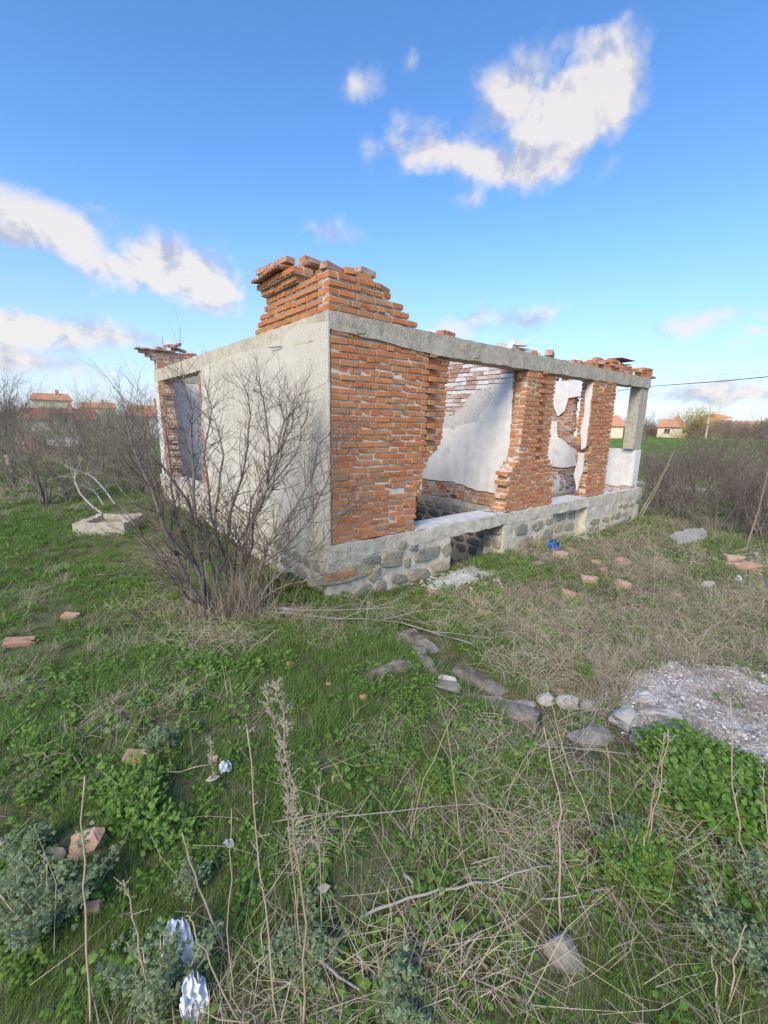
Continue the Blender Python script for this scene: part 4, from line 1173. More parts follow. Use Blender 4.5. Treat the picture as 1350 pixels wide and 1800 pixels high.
def blocked(x, y):
    s, t = loc(x, y)
    if -.06 < s < 8.72 and -.04 < t < 8.2: return True
    if x > 1.1 and y < 4.2 and in_poly(x, y, SLAB):
        if fbm(x * 3.1, y * 3.1, 77) > .33 or rnd.random() < .04: return False
        j = .07 * fbm(x * 9, y * 9, 5); return all(in_poly(x + a, y + c, SLAB) for a, c in ((.06 + j, 0), (-.06 - j, 0), (0, .06 + j), (0, -.06 - j)))
    d, _ = seg_d(x, y, (1.62, 5.4), (3.4, 6.9))       # lime apron before the first vent
    return False


rnd = random.Random(21)
cut = math.tan(radians(46))


def dryness(x, y):
    n = .5 + .55 * fbm(x * .55, y * .55, 4.2) + .25 * fbm(x * 2.2, y * 2.2, 7.7)
    right = sstep(x - .15 * y, -.2, 1.6) * sstep(y, 1.5, 2.8)
    base = .05 + .44 * right + (.10 * (1 - sstep(y, 1.2, 2.4)) * sstep(x, -.7, .3)) + .12 * sstep(hypot(x, y), 8, 16)
    return (base + .42 * (n - .5)) * (1 - .42 * (1 - sstep(y, 1.6, 2.6)))


BLOCKS = []
# the far green field on the right and the rough grass on the left
kf = [tuft(31, 26, .28, .35, 'grassfar', w=.012, lean=.6), tuft(32, 26, .30, .35, 'straw', w=.010, lean=.7), tuft(33, 30, .24, .35, 'grassfar', w=.012, lean=.6)]
pts = []
for _ in range(16000):
    r = math.sqrt(rnd.uniform(24 ** 2, 105 ** 2)); a = rnd.uniform(-radians(46), radians(46)); x, y = r * sin(a), r * cos(a)
    dry = .10 if x > 0 else .55
    pts.append((x, y, ground(x, y), 0, 0, rnd.uniform(0, 6.28), rnd.uniform(.8, 1.5), 1 if rnd.random() < dry else rnd.choice((0, 2))))
scatter_obj('field_grass', kf, pts, 'grass of the open field behind the ruin', 'grass')

# low leafy patch beside the slab
pts = []
IVY = [Vector(q) for q in ((1125, 1312, 0), (1180, 1300, 0), (1240, 1322, 0), (1290, 1352, 0), (1380, 1400, 0), (1380, 1480, 0), (1290, 1478, 0), (1210, 1455, 0), (1165, 1400, 0))]
for _ in range(2600):
    px, py = rnd.uniform(1120, 1380), rnd.uniform(1295, 1480)
    p = on_ground(px, py)
    if not in_poly(px + rnd.gauss(0, 10), py + rnd.gauss(0, 8), IVY) or in_poly(p.x, p.y, SLAB) or rnd.random() < .35: continue
    pts.append((p.x, p.y, p.z + rnd.uniform(.0, .10), rnd.gauss(0, .3), rnd.gauss(0, .3), rnd.uniform(0, 6.28), rnd.uniform(.6, 1.0), rnd.choice((0, 1))))
scatter_obj('ground_ivy', [rosette(51, 14, .026, .024, 'herb', h=.04), rosette(52, 12, .034, .028, 'herb', h=.04)], pts, 'dense round-leaved green ground cover below the pebbly slab', 'ground cover')

# leafy green patches among the rubble by the wall and behind the shrub
pts = []
for (cx, cy, sx, sy, n) in ((1120, 925, 26, 14, 260), (870, 995, 28, 9, 200), (935, 1015, 30, 10, 120), (1000, 960, 30, 9, 120), (545, 1040, 45, 12, 300), (240, 1045, 45, 18, 220), (500, 1030, 30, 12, 160), (60, 1300, 40, 30, 30), (1260, 960, 26, 10, 160), (1280, 1010, 26, 10, 100), (960, 870, 1, 1, 1), (60, 930, 60, 18, 300), (245, 1420, 24, 36, 30), (1140, 1560, 22, 20, 20)):
    for _ in range(n):
        px, py = rnd.gauss(cx, sx), rnd.gauss(cy, sy); p = on_ground(px, py)
        if blocked(p.x, p.y): continue
        pts.append((p.x, p.y, p.z + rnd.uniform(0, .05), rnd.gauss(0, .3), rnd.gauss(0, .3), rnd.uniform(0, 6.28), rnd.uniform(.8, 1.4), rnd.choice((0, 1, 2))))
scatter_obj('leafy_weeds', [rosette(61, 28, .026, .015, 'herb', h=.06, tilt=.9), rosette(62, 30, .022, .014, 'herb', h=.05, tilt=.9), tuft(63, 22, .12, .05, 'grass')], pts, 'bright green leafy weeds in patches along the wall', 'weeds')

# ------------------------------------------------------------------ grey-green wormwood clumps and other plants
def wormwood(px, py, size, label, seed, key='worm', stems=14, hgt=1.0):
    rr = random.Random(seed); p0 = on_ground(px, py); root = empty('wormwood_clump', p0); b = MB(); st = MB()
    for s in range(stems):
        a = rr.uniform(0, 2 * pi); t = rr.uniform(.15, 1.15); d = Vector((cos(a) * sin(t), sin(a) * sin(t), cos(t) * hgt)); L_ = size * rr.uniform(.5, 1)
        p = Vector((rr.gauss(0, .02), rr.gauss(0, .02), 0)); path = [p.copy()]
        for i in range(6):
            d = (d + Vector((rr.gauss(0, .12), rr.gauss(0, .12), .06))).normalized(); p = p + d * L_ / 6; path.append(p.copy())
            for _ in range(13 if i > 0 else 5):     # lobed leaves: three small lobes each
                aa = rr.uniform(0, 2 * pi); ld = Vector((cos(aa), sin(aa), rr.uniform(-.1, .9))).normalized(); base = p + Vector([rr.gauss(0, .012) for _ in range(3)])
                nrm = Vector((rr.gauss(0, .4), rr.gauss(0, .4), 1)); ln = rr.uniform(.010, .020)
                side = ld.cross(nrm).normalized()
                for q in (-1, 0, 1): leaf(b, base + ld * ln * .3, ld + side * q * .9, nrm, ln * (1 if q == 0 else .75), ln * .34)
        st.tube(path, [.0022] * 6 + [.001], 3, cap=False)
    st.build('stems', M['stalk'], root); tag(b.build('leaves', M[key], root), kind='stuff')
    return tag(root, label, 'plant')


wormwood(72, 1640, .30, 'largest grey-green wormwood clump, at the left edge in the foreground', 1, stems=26)
wormwood(20, 1600, .18, 'wormwood clump half out of the picture, left of the largest one', 13, stems=14)
wormwood(282, 1318, .13, 'small wormwood tuft standing beside a broken brick', 2, hgt=1.6)
wormwood(60, 1500, .10, 'tiny wormwood sprig left of the big tilted brick piece', 14, stems=7, hgt=1.5)
wormwood(300, 1770, .24, 'wormwood clump growing beside the white plastic sheet', 3, stems=16)
wormwood(770, 1395, .17, 'round leafy clump in the middle of the foreground grass', 4, key='herb', stems=18)
wormwood(1110, 1560, .20, 'bright green clump at the foot of the paired rusty stalks', 5, key='herb', stems=22)
wormwood(1085, 1505, .13, 'grey-green clump directly behind the bright green one', 15, stems=12)
wormwood(1330, 1720, .26, 'wormwood clump in the lower right corner', 6, stems=18)
wormwood(700, 1785, .16, 'bushy wormwood at the bottom edge, beneath the long pale branch', 7, stems=14)
wormwood(520, 1700, .15, 'wormwood sprig among the tall stalks', 8, stems=12)
wormwood(325, 1570, .11, 'straggly wormwood sprig above the white plastic sheet', 9, stems=8, hgt=1.6)
wormwood(1325, 1560, .14, 'wormwood tuft at the foot of the rightmost stalk', 10, stems=12)
wormwood(655, 1122, .12, 'pale thistle rosette before the stick bundle', 11, stems=9, hgt=.4)
wormwood(1030, 1195, .14, 'feathery green tuft above the grey boulders', 12, key='herb', stems=10)
wormwood(240, 1430, .16, 'fresh green herb clump beside the big tilted brick piece', 16, key='herb', stems=18)

STALKS = [([(158, 1802), (148, 1600), (143, 1480), (146, 1367)], .0035, 'stalk', 0, 'tallest thin stalk at far left, passing in front of the brick piece'),
          ([(273, 1802), (247, 1667), (230, 1580), (213, 1550)], .003, 'stalk', 1, 'stalk with a knobbly top left of the white plastic sheet'),
          ([(430, 1802), (373, 1700), (340, 1620), (333, 1610)], .003, 'stalk', 0, 'bent stalk rising right of the white plastic sheet'),
          ([(396, 1675), (360, 1580), (335, 1510), (320, 1470)], .004, 'stalk', 0, 'thick leaning stalk crossing the left foreground'),
          ([(412, 1747), (400, 1633), (405, 1500), (406, 1417)], .0022, 'stalk', 0, 'thin straight grass stem left of the feathery pair'),
          ([(490, 1802), (470, 1650), (452, 1480), (432, 1270)], .003, 'stalk', 1, 'tall stalk left of the feathery pair, slightly bent'),
          ([(532, 1802), (538, 1627), (520, 1483), (514, 1380), (500, 1280), (485, 1190)], .0035, 'stalk_rust', 3, 'tallest feathery dry seed plume in the foreground'),
          ([(535, 1690), (512, 1500), (505, 1400), (492, 1300), (466, 1208)], .003, 'stalk_rust', 3, 'second feathery seed plume leaning left of the tallest'),
          ([(566, 1640), (560, 1480), (556, 1378)], .0022, 'stalk', 1, 'thin stem directly right of the feathery plumes'),
          ([(810, 1480), (797, 1350), (785, 1270), (768, 1225)], .0022, 'stalk', 0, 'forked dry stem in front of the kerb stones, left one'),
          ([(720, 1483), (745, 1370), (795, 1260), (800, 1225)], .002, 'stalk', 0, 'slanting dry stem crossing behind the forked one'),
          ([(987, 1627), (982, 1473), (989, 1423), (970, 1330), (955, 1280)], .0035, 'stalk', 0, 'kinked pale stalk standing right of the long pale branch'),
          ([(1127, 1520), (1140, 1440), (1155, 1360), (1168, 1290)], .004, 'stalk_rust', 2, 'left stalk of the rusty pair before the pebbly slab'),
          ([(1130, 1520), (1150, 1427), (1165, 1340), (1176, 1285)], .003, 'stalk', 2, 'right stalk of the rusty pair before the pebbly slab'),
          ([(1053, 1483), (1020, 1400), (995, 1330), (960, 1200)], .003, 'stalk', 0, 'long thin stem leaning left over the grey boulders'),
          ([(1088, 1517), (1076, 1417), (1068, 1310)], .003, 'stalk_rust', 1, 'rust-stemmed weed left of the rusty pair'),
          ([(1333, 1557), (1303, 1477), (1290, 1380), (1284, 1230)], .0035, 'stalk', 1, 'tall rough stalk at the right in front of the slab'),
          ([(1281, 1757), (1293, 1690), (1306, 1620)], .003, 'stalk', 0, 'short pale stub in the lower right corner'),
          ([(1263, 1783), (1258, 1720), (1250, 1683)], .003, 'stalk', 0, 'shortest pale stub, left of the other lower right one'),
          ([(375, 1385), (372, 1340), (368, 1295)], .0022, 'stalk', 3, 'small seed head left of the pale twig in the lawn'),
          ([(1350, 1500), (1345, 1430), (1340, 1350)], .0025, 'stalk', 1, 'stalk cut by the right edge of the picture'),
          ([(1000, 1390), (985, 1330), (1000, 1250), (1040, 1240)], .002, 'stalk', 0, 'curved stem arching over the small boulders'),
          ([(880, 1440), (900, 1380), (930, 1320), (990, 1290)], .002, 'stalk', 0, 'low slanting stem in front of the second kerb stone'),
          ([(1150, 1070), (1150, 1000), (1152, 950)], .003, 'stalk', 0, 'upright dry stem in the straw right of the rubble')]
for i, (path, r, key, seedy, lb) in enumerate(STALKS):
    rr = random.Random(200 + i); base = on_ground(*path[0]); inv = -base
    root = empty('dry_stalk', base); b = MB(); pt = [base + inv - Vector((0, 0, .02))] + [up_from(base, x, y) + inv for x, y in path[1:]]
    fine = [pt[0]]
    for a, c in zip(pt, pt[1:]):
        for k in (1, 2, 3): fine.append(a.lerp(c, k / 3) + Vector([rr.gauss(0, .004) for _ in range(3)]))
    n = len(fine); b.tube(fine, [r * (1 - .6 * k / n) for k in range(n)], 5); b.build('stem', M[key], root, smooth=True)
    if seedy:
        sb = MB()
        for k in range(n // 2 if seedy != 3 else int(n * .42), n):
            for _ in range({1: 2, 2: 3, 3: 9}[seedy]):
                a = rr.uniform(0, 2 * pi); d = Vector((cos(a), sin(a), rr.uniform(.3, 1.6))).normalized(); L_ = rr.uniform(.015, .045) * (1 if seedy != 3 else .7)
                q = fine[k].lerp(fine[k - 1], rr.random()); sb.tube([q, q + d * L_], [.0012, .0006], 3, cap=False)
                for _ in range(8 if seedy == 3 else 5):
                    c = q + d * L_ * rr.uniform(.3, 1.05) + Vector([rr.gauss(0, .003) for _ in range(3)])
                    s_ = rr.uniform(.0008, .0017); sb.add([c + Vector((s_, 0, 0)), c + Vector((-s_, s_, 0)), c + Vector((-s_, -s_, 0)), c + Vector((0, 0, s_ * 1.8)), c - Vector((0, 0, s_ * 1.8))], [(0, 1, 3), (1, 2, 3), (2, 0, 3), (1, 0, 4), (2, 1, 4), (0, 2, 4)])
        tag(sb.build('seed_head', M['seed'], root), kind='stuff')
    tag(root, lb, 'stalk')

# fine untraceable stems crossing the foreground
b = MB(); rr = random.Random(77)
for _ in range(400):
    u = rr.random(); py = 1240 + 560 * rr.random() ** .8; px = rr.uniform(0, 1350) if u < .4 else rr.gauss(980, 240)
    if px < 420 and rr.random() < .55: continue
    p = on_ground(px, py, .0); 
    if in_poly(p.x, p.y, SLAB): continue
    a = rr.uniform(0, 2 * pi); t = rr.triangular(.0, 1.3, .15); L_ = rr.uniform(.08, .42); d = Vector((cos(a) * cos(t), sin(a) * cos(t), sin(t)))
    p.z += rr.uniform(.0, .06); q1 = p + d * L_ * .5 + Vector([rr.gauss(0, .012) for _ in range(3)]); q2 = q1 + (d + Vector([rr.gauss(0, .25) for _ in range(3)])).normalized() * L_ * .5
    b.tube([p, q1, q2], [.0011, .0009, .0004], 3, cap=False)
tag(b.build('dry_stems', M['straw']), 'tangle of fine dry stems lying over the foreground grass', 'dry stems', kind='stuff')
b = MB()
for (cx, cy, sx, sy, n, sc) in ((370, 1125, 45, 14, 420, 1), (285, 985, 26, 16, 420, 1.2), (290, 1075, 34, 10, 240, 1), (1120, 1010, 90, 25, 700, 1), (1250, 1100, 80, 30, 800, 1.1), (960, 1100, 70, 25, 700, 1), (1000, 1180, 60, 20, 400, .9), (820, 1070, 60, 18, 400, .9), (500, 1085, 40, 8, 240, .9), (1180, 960, 40, 10, 200, 1.2), (1330, 1050, 20, 20, 260, 1.2), (820, 1730, 50, 24, 130, .6), (930, 1480, 50, 40, 100, .6), (1200, 1500, 50, 30, 150, .6)):
    for _ in range(n):
        p = on_ground(rr.gauss(cx, sx), rr.gauss(cy, sy))
        if blocked(p.x, p.y): continue
        a = rr.uniform(0, 2 * pi); t = rr.triangular(.0, 1.2, .25); L_ = rr.uniform(.08, .32) * sc; d = Vector((cos(a) * cos(t), sin(a) * cos(t), sin(t)))
        p.z += rr.uniform(0, .05); q1 = p + d * L_ * .6; q2 = q1 + (d + Vector((rr.gauss(0, .4), rr.gauss(0, .4), -.7))).normalized() * L_ * .5
        b.tube([p, q1, q2], [.0014, .0012, .0006], 3, cap=False)
tag(b.build('straw_mats', M['straw']), 'matted heaps of bleached straw around the shrub and before the wall', 'straw', kind='stuff')

# ------------------------------------------------------------------ sticks
def stick(path, r, key, label, lift=.03, name='stick', forks=0, group=None):
    pts = [on_ground(x, y, lift) for x, y in path]; rr = random.Random(len(path) * 7 + int(path[0][0]))
    b0 = pts[0].copy(); root_pts = []
    for a, c in zip(pts, pts[1:]):
        for k in range(3): root_pts.append(a.lerp(c, k / 3) - b0 + Vector([rr.gauss(0, r * .8) for _ in range(3)]))
    root_pts.append(pts[-1] - b0); n = len(root_pts)
    b = MB(); b.tube(root_pts, [r * (1 - .55 * k / n) for k in range(n)], 6)
    for _ in range(forks):
        k = rr.randrange(1, n - 1); d = (root_pts[k + 1] - root_pts[k]).normalized() + Vector((rr.gauss(0, .5), rr.gauss(0, .5), rr.uniform(0, .5)))
        grow(b, rr, root_pts[k], d, (pts[-1] - b0).length * .35, r * .5, 1, 2, up=0, wob=.2, kids=(1, 2), segn=4, sides=4)
    o = b.build(name, M[key], smooth=True); o.location = b0
    return tag(o, label, 'stick', group)


stick([(632, 1633), (720, 1597), (800, 1580), (900, 1556), (975, 1540)], .0055, 'deadwood', 'long pale bleached branch lying across the foreground', .05)
stick([(246, 1372), (320, 1364), (368, 1354)], .005, 'stalk', 'short pale twig lying in the lawn near two brick bits')
stick([(712, 1552), (724, 1568), (731, 1590)], .008, 'deadwood', 'stubby curved piece of wood above the long pale branch')
stick([(680, 1725), (720, 1752), (758, 1800)], .006, 'deadwood', 'broken branch end at the bottom edge of the picture')
stick([(552, 1695), (600, 1730), (645, 1760)], .005, 'deadwood', 'grey twig slanting down among the plants at bottom centre', forks=1)
stick([(470, 1082), (530, 1090), (600, 1096), (700, 1100), (790, 1130), (830, 1142)], .008, 'deadwood', 'thickest stick of the cut bundle before the corner', .05, forks=3)
stick([(485, 1078), (560, 1100), (640, 1098), (720, 1108), (800, 1135)], .005, 'twig', 'dark stick of the cut bundle, in its middle', .06, forks=3)
stick([(500, 1085), (600, 1085), (690, 1080), (740, 1105)], .004, 'deadwood', 'thin upper stick of the cut bundle', .08, forks=3)
stick([(590, 1050), (650, 1070), (700, 1095), (760, 1110)], .004, 'deadwood', 'crossing twig that joins the cut bundle from the wall side', .06, forks=2)
stick([(150, 1015), (190, 1014), (220, 1010)], .006, 'deadwood', 'pale twig in the grass left of the dry straw heap', forks=2)
stick([(0, 1050), (14, 1035), (24, 1028)], .006, 'deadwood', 'bleached twig at the left edge of the lawn', forks=1)
stick([(925, 1320), (980, 1325), (1050, 1330), (1105, 1340)], .003, 'deadwood', 'thin crooked stick below the small boulders', .04, forks=2)
stick([(590, 1450), (660, 1445), (760, 1430), (860, 1425)], .003, 'deadwood', 'thin straight stick lying in the central grass', .04)
stick([(480, 1458), (560, 1445), (620, 1435)], .003, 'stalk', 'thin pale straw behind the feathery plumes', .04)
stick([(950, 1600), (1010, 1590), (1075, 1570)], .003, 'deadwood', 'grey twig left of the bright green clump', .04, forks=1)
stick([(1010, 1608), (1050, 1600), (1100, 1565)], .004, 'litter', 'brown twiggy branch running into the bright green clump', .03, forks=3)

# bleached cut branches beside the trough
def cut_branch(path, dist, r, label):
    rr = random.Random(int(path[0][0])); pts = [at_dist(x, y, dist + .25 * i) for i, (x, y) in enumerate(path)]
    g = on_ground(*path[0]) if False else pts[0]; b = MB(); q = []
    for a, c in zip(pts, pts[1:]):
        for k in range(3): q.append(a.lerp(c, k / 3) - g)
    q.append(pts[-1] - g); n = len(q); b.tube(q, [r * (1 - .5 * k / n) for k in range(n)], 6)
    for _ in range(5): grow(b, rr, q[rr.randrange(n - 4, n)], Vector((rr.gauss(0, 1), rr.gauss(0, .5), rr.uniform(0, 1))), .35, r * .4, 1, 2, 0, .2, (1, 3), 4, .6, .7, 4)
    o = b.build('cut_branch', M['deadwood'], smooth=True); o.location = g; return tag(o, label, 'branch')
cut_branch([(180, 903), (160, 888), (141, 868), (131, 845), (132, 828)], 7.3, .016, 'bleached curved branch leaning up out of the concrete trough')
cut_branch([(202, 886), (185, 862), (165, 840), (152, 832)], 8.0, .015, 'bleached branch leaning behind the trough, right of the curved one')
cut_branch([(182, 888), (172, 872), (165, 862)], 7.7, .010, 'thin bleached branch between the two thicker ones')
# leaning poles at the far right corner of the ruin
for i, (a, c, lb) in enumerate((((1118, 912), (1187, 790), 'longer brown pole leaning away from the right end of the plinth'), ((1122, 914), (1176, 815), 'thinner brown pole leaning beside the longer one'), ((1312, 960), (1350, 830), 'brown bare sapling stem at the right edge before the thicket'))):
    p = on_ground(*a); q = up_from(p, *c); b = MB(); mid = p.lerp(q, .5) - p + Vector((.03, 0, -.02)); b.tube([Vector((0, 0, -.05)), mid, q - p], [.014, .011, .005], 6)
    o = b.build('leaning_pole' if i < 2 else 'sapling_stem', M['litter'], smooth=True); o.location = p; tag(o, lb, 'pole' if i < 2 else 'sapling')

# ------------------------------------------------------------------ loose brick pieces, stones
def brick_piece(px, py, w_px, h_px, label, seed, key='frag', name='brick_piece', cat='brick piece', group=None, sink=.25, sub=2, amp=.16, rz=None):
    p = on_ground(px, py + h_px * .35); d = (p - CAMP).dot(_f); k = d / F
    w, h = w_px * k * 1.25, h_px * k * 1.5
    me = lump(name, key, (0, 0, 0), (1, 1, 1), seed, sub=sub, amp=amp, mesh_only=True)
    o = bpy.data.objects.new(name, me); COL.objects.link(o); rr = random.Random(seed)
    BLOCKS.append((p.x - p.x / hypot(p.x, p.y) * w * .45, p.y - p.y / hypot(p.x, p.y) * w * .45, w * .62))
    o.location = p + Vector((0, 0, h * .18)); o.scale = (w * 1.15, w * .75, max(h * .9, w * .35))
    o.rotation_euler = (rr.uniform(-.25, .25), rr.uniform(-.25, .25), rr.uniform(-.5, .5) if rz is None else rz)
    return tag(o, label, cat, group)


def chunk(px, py, w_px, h_px, label, seed, key='frag', tilt=(.2, .1), rz=.3, tall=.55, lift=.35, ratio=.6):
    """a broken half brick: a block with split faces"""
    p = on_ground(px, py + h_px * .4); k = (p - CAMP).dot(_f) / F; w = w_px * k * .92; BLOCKS.append((p.x - p.x / hypot(p.x, p.y) * w * .45, p.y - p.y / hypot(p.x, p.y) * w * .45, w * .60)); rr = random.Random(seed); bm = bmesh.new(); bmesh.ops.create_cube(bm, size=1)
    bmesh.ops.bevel(bm, geom=bm.edges[:], offset=.06, segments=1, affect='EDGES')
    bmesh.ops.subdivide_edges(bm, edges=[e for e in bm.edges if e.calc_length() > .4], cuts=3, use_grid_fill=True)
    off = Vector((seed * 3.1, seed * 1.7, 0))
    for v in bm.verts:
        if v.co.x > .2: v.co.x += .22 * noise.noise(v.co * 3 + off) - .12 * abs(v.co.y)
        v.co += .05 * Vector((noise.noise(v.co * 4 + off), noise.noise(v.co * 4 + off * 2), noise.noise(v.co * 4 + off * 3)))
    me = bpy.data.meshes.new('brick_piece'); bm.to_mesh(me); bm.free(); me.materials.append(M[key])
    o = bpy.data.objects.new('brick_piece', me); COL.objects.link(o); o.scale = (w, w * ratio, w * tall); o.location = p + Vector((0, 0, w * tall * lift)); o.rotation_euler = (tilt[0], tilt[1], rz)
    return tag(o, label, 'brick piece')


chunk(155, 1468, 52, 60, 'big tilted brick piece with a flat grey top, lower left of the lawn', 1, tilt=(.45, -.25), rz=.25, tall=.5, lift=.45, ratio=.8)
chunk(239, 1328, 40, 24, 'grey-topped brick piece beside the small wormwood tuft', 2, key='frag', tilt=(.1, .1), rz=.1, tall=.5)
chunk(124, 1082, 28, 12, 'flat rectangular brick piece in the grass left of the shrub', 3, rz=0, tall=.35)
chunk(36, 1128, 50, 14, 'longest orange brick piece at the left edge of the lawn', 4, rz=.35, tall=.28, ratio=.4)
chunk(593, 1367, 22, 16, 'orange brick bit alone in the centre of the foreground grass', 5, tall=.5)
chunk(638, 1224, 14, 14, 'small bright orange brick bit in the middle of the lawn', 6, tall=.7)
chunk(510, 1166, 14, 10, 'brick crumb left of the pale flat stone', 7)
chunk(376, 1332, 15, 16, 'brick crumb behind the small seed head', 8, tall=.8)
chunk(165, 1592, 30, 20, 'dark brick piece half hidden below the big tilted one', 9)
chunk(700, 985 + 22, 1, 1, 'brick crumb at the foot of the plinth', 30) if False else None
pieces = [(942, 984, 18, 22, 'upright brick shard at the foot of the plinth, right of the lime apron'), (985, 975, 26, 9, 'flat brick below the blue plastic'), (1003, 966, 22, 12, 'brick lying behind the flat one by the blue plastic'),
          (1092, 985, 22, 8, 'leftmost piece of the brick row right of the blue plastic'), (1103, 988, 16, 8, 'last piece of the brick row right of the blue plastic'),
          (1096, 1029, 26, 8, 'brick bit alone in the open grass right of the brick row'), (1188, 1044, 18, 8, 'pink brick bit alone in the grass on the right'),
          (998, 1045, 26, 12, 'pinkish slanted brick piece before the plinth'), (1022, 1043, 12, 9, 'brick bit right of the pinkish slanted piece'), (935, 1075, 20, 12, 'pale pink brick bit in the straw'),
          (985, 1070, 9, 8, 'small orange crumb in the straw before the slanted piece'), (1029, 1070, 10, 14, 'cream-faced upright brick bit in the straw'), (960, 1117, 17, 12, 'orange brick bit lowest in the straw patch'),
          (1006, 1115, 20, 14, 'pale split brick lowest right in the straw patch'), (916, 1103, 10, 12, 'tilted orange bit at the left of the straw patch'), (940, 1092, 8, 10, 'tiny orange bit near the tilted one'),
          (850, 1078, 22, 11, 'whitish brick piece in the dry grass right of the kerb'), (758, 1037, 16, 10, 'orange brick end at the left tip of the lime apron'), (1035, 1020, 28, 9, 'reddish flat piece half under grass before the vent'),
          (1047, 988, 18, 7, 'cream bit between the vents and the brick row'), (1290, 985, 32, 9, 'orange flat brick among the debris by the thicket'), (1285, 993, 20, 7, 'smaller brick next to the debris by the thicket'),
          (1310, 1003, 36, 7, 'long thin brick piece at the right debris'), (982, 1214, 16, 9, 'dark red brick bit behind the boulders'), (50, 998, 9, 6, 'brick crumb far left in the lawn'),
          (935, 1014, 10, 8, 'orange crumb beneath the upright shard'), (943, 1013, 14, 7, 'orange flake beneath the upright shard, right one'), (65, 1168, 12, 10, 'brick crumb below the longest piece'), (533, 1245, 9, 5, 'low brick crumb left of the small bright orange bit'),
          (255, 1228, 12, 5, 'thin brick flake in the left lawn'), (578, 1201, 10, 6, 'orange flake above the small bright orange bit'), (1062, 1000, 12, 6, 'brick flake in the straw right of the vents'), (1140, 962, 14, 6, 'brick bit at the far end of the plinth')]
for i, (x, y, w, h, lb) in enumerate(pieces): chunk(x, y, w, h, lb, 40 + i, rz=random.uniform(-.6, .6), tilt=(random.uniform(-.3, .3), random.uniform(-.3, .3)), tall=random.uniform(.35, .55), key='frag')

stones_px = [(720, 1118, 1, 1)]
def kerb(p0, p1, wid, hgt, label, seed, sink=.5):
    a, c = on_ground(*p0), on_ground(*p1); ctr = (a + c) / 2; d = c - a; ln = d.length; rz = atan2(d.y, d.x)
    bm = bmesh.new(); bmesh.ops.create_cube(bm, size=1); bmesh.ops.subdivide_edges(bm, edges=bm.edges[:], cuts=5, use_grid_fill=True)
    off = Vector((seed * 5.3, 1, 2))
    for v in bm.verts:
        v.co.x *= ln; v.co.y *= wid; v.co.z *= hgt
        e = min(1, (abs(v.co.x) / (ln / 2)) ** 8 + (abs(v.co.y) / (wid / 2)) ** 8); v.co.z -= .035 * e * (1 if v.co.z > 0 else 0)
        v.co += Vector((noise.noise(v.co * 6 + off), noise.noise(v.co * 6 + off * 2), noise.noise(v.co * 5 + off * 3) * .7)) * .035 + Vector((0, 0, .008 * noise.noise(v.co * 22 + off)))
    me = bpy.data.meshes.new('kerb_stone'); bm.to_mesh(me); bm.free(); me.materials.append(M['boulder']); me.polygons.foreach_set('use_smooth', [False] * len(me.polygons))
    o = bpy.data.objects.new('kerb_stone', me); COL.objects.link(o); o.location = ctr + Vector((0, 0, hgt * (.5 - sink) + .012)); o.rotation_euler = (.05, 0, rz)
    return tag(o, label, 'kerb stone')
kerb((712, 1122), (765, 1150), .13, .14, 'uppermost concrete kerb stone, near the cut stick bundle', 1)
kerb((808, 1218), (940, 1290), .13, .15, 'longest concrete kerb stone, lowest of the diagonal row', 2)
kerb((805, 1185), (885, 1222), .12, .14, 'sunken earth-covered kerb stone behind the longest one', 3, sink=.62)
kerb((735, 1150), (765, 1185), .12, .14, 'sunken kerb stone below the uppermost one', 4, sink=.7)
kerb((640, 1195), (718, 1172), .09, .08, 'pale flat stone lying in the lawn left of the kerb row', 5, sink=.45)
for i, (x, y, w, h, key, lb) in enumerate([(786, 1193, 26, 16, 'boulder_pale', 'smooth grey cobble lodged between the kerb stones'), (790, 1205, 40, 14, 'boulder', 'flat dark stone beneath the smooth cobble'),
        (963, 1228, 30, 20, 'boulder_pale', 'left stone of the three pale ones beside the slab'), (998, 1235, 34, 28, 'boulder_pale', 'middle stone of the three pale ones beside the slab'), (1034, 1236, 30, 28, 'boulder_pale', 'right, squarish stone of the three pale ones'),
        (1030, 1295, 70, 36, 'boulder', 'broad flat grey boulder in front of the slab corner'), (968, 1310, 22, 14, 'boulder', 'little grey stone left of the broad boulder'), (920, 1238, 36, 12, 'boulder_pale', 'white flattish stone at the end of the kerb row'),
        (100, 1497, 26, 30, 'boulder', 'dark stone left of the big tilted brick piece'), (6, 1485, 22, 20, 'boulder', 'grey stone cut by the left edge'), (22, 1530, 24, 18, 'boulder', 'grey stone below the one at the left edge'),
        (15, 1555, 30, 22, 'boulder', 'lowest grey stone at the left edge'), (990, 1665, 60, 50, 'boulder', 'weathered stone in the lower right foreground grass'), (375, 1040 - 20, 1, 1, 'boulder', None),
        (1245, 1027, 20, 12, 'boulder_pale', 'pale bluish stone in the grass on the right'), (1160, 1119, 9, 6, 'boulder_pale', 'white pebble above the slab'), (535, 1022, 30, 16, 'boulder', 'grey stone at the left foot of the plinth corner'), (565, 1030, 24, 16, 'boulder', 'grey stone touching the plinth corner'),
        (500, 1018, 26, 16, 'boulder', 'flat grey stone left of the plinth corner stones'), (508, 1074, 30, 18, 'boulder_pale', 'grey lump lying by the thick end of the stick bundle')]):
    if lb: brick_piece(x, y, w, h, lb, 300 + i, key=key, name='stone', cat='stone', amp=.2)
scatter_late = 1
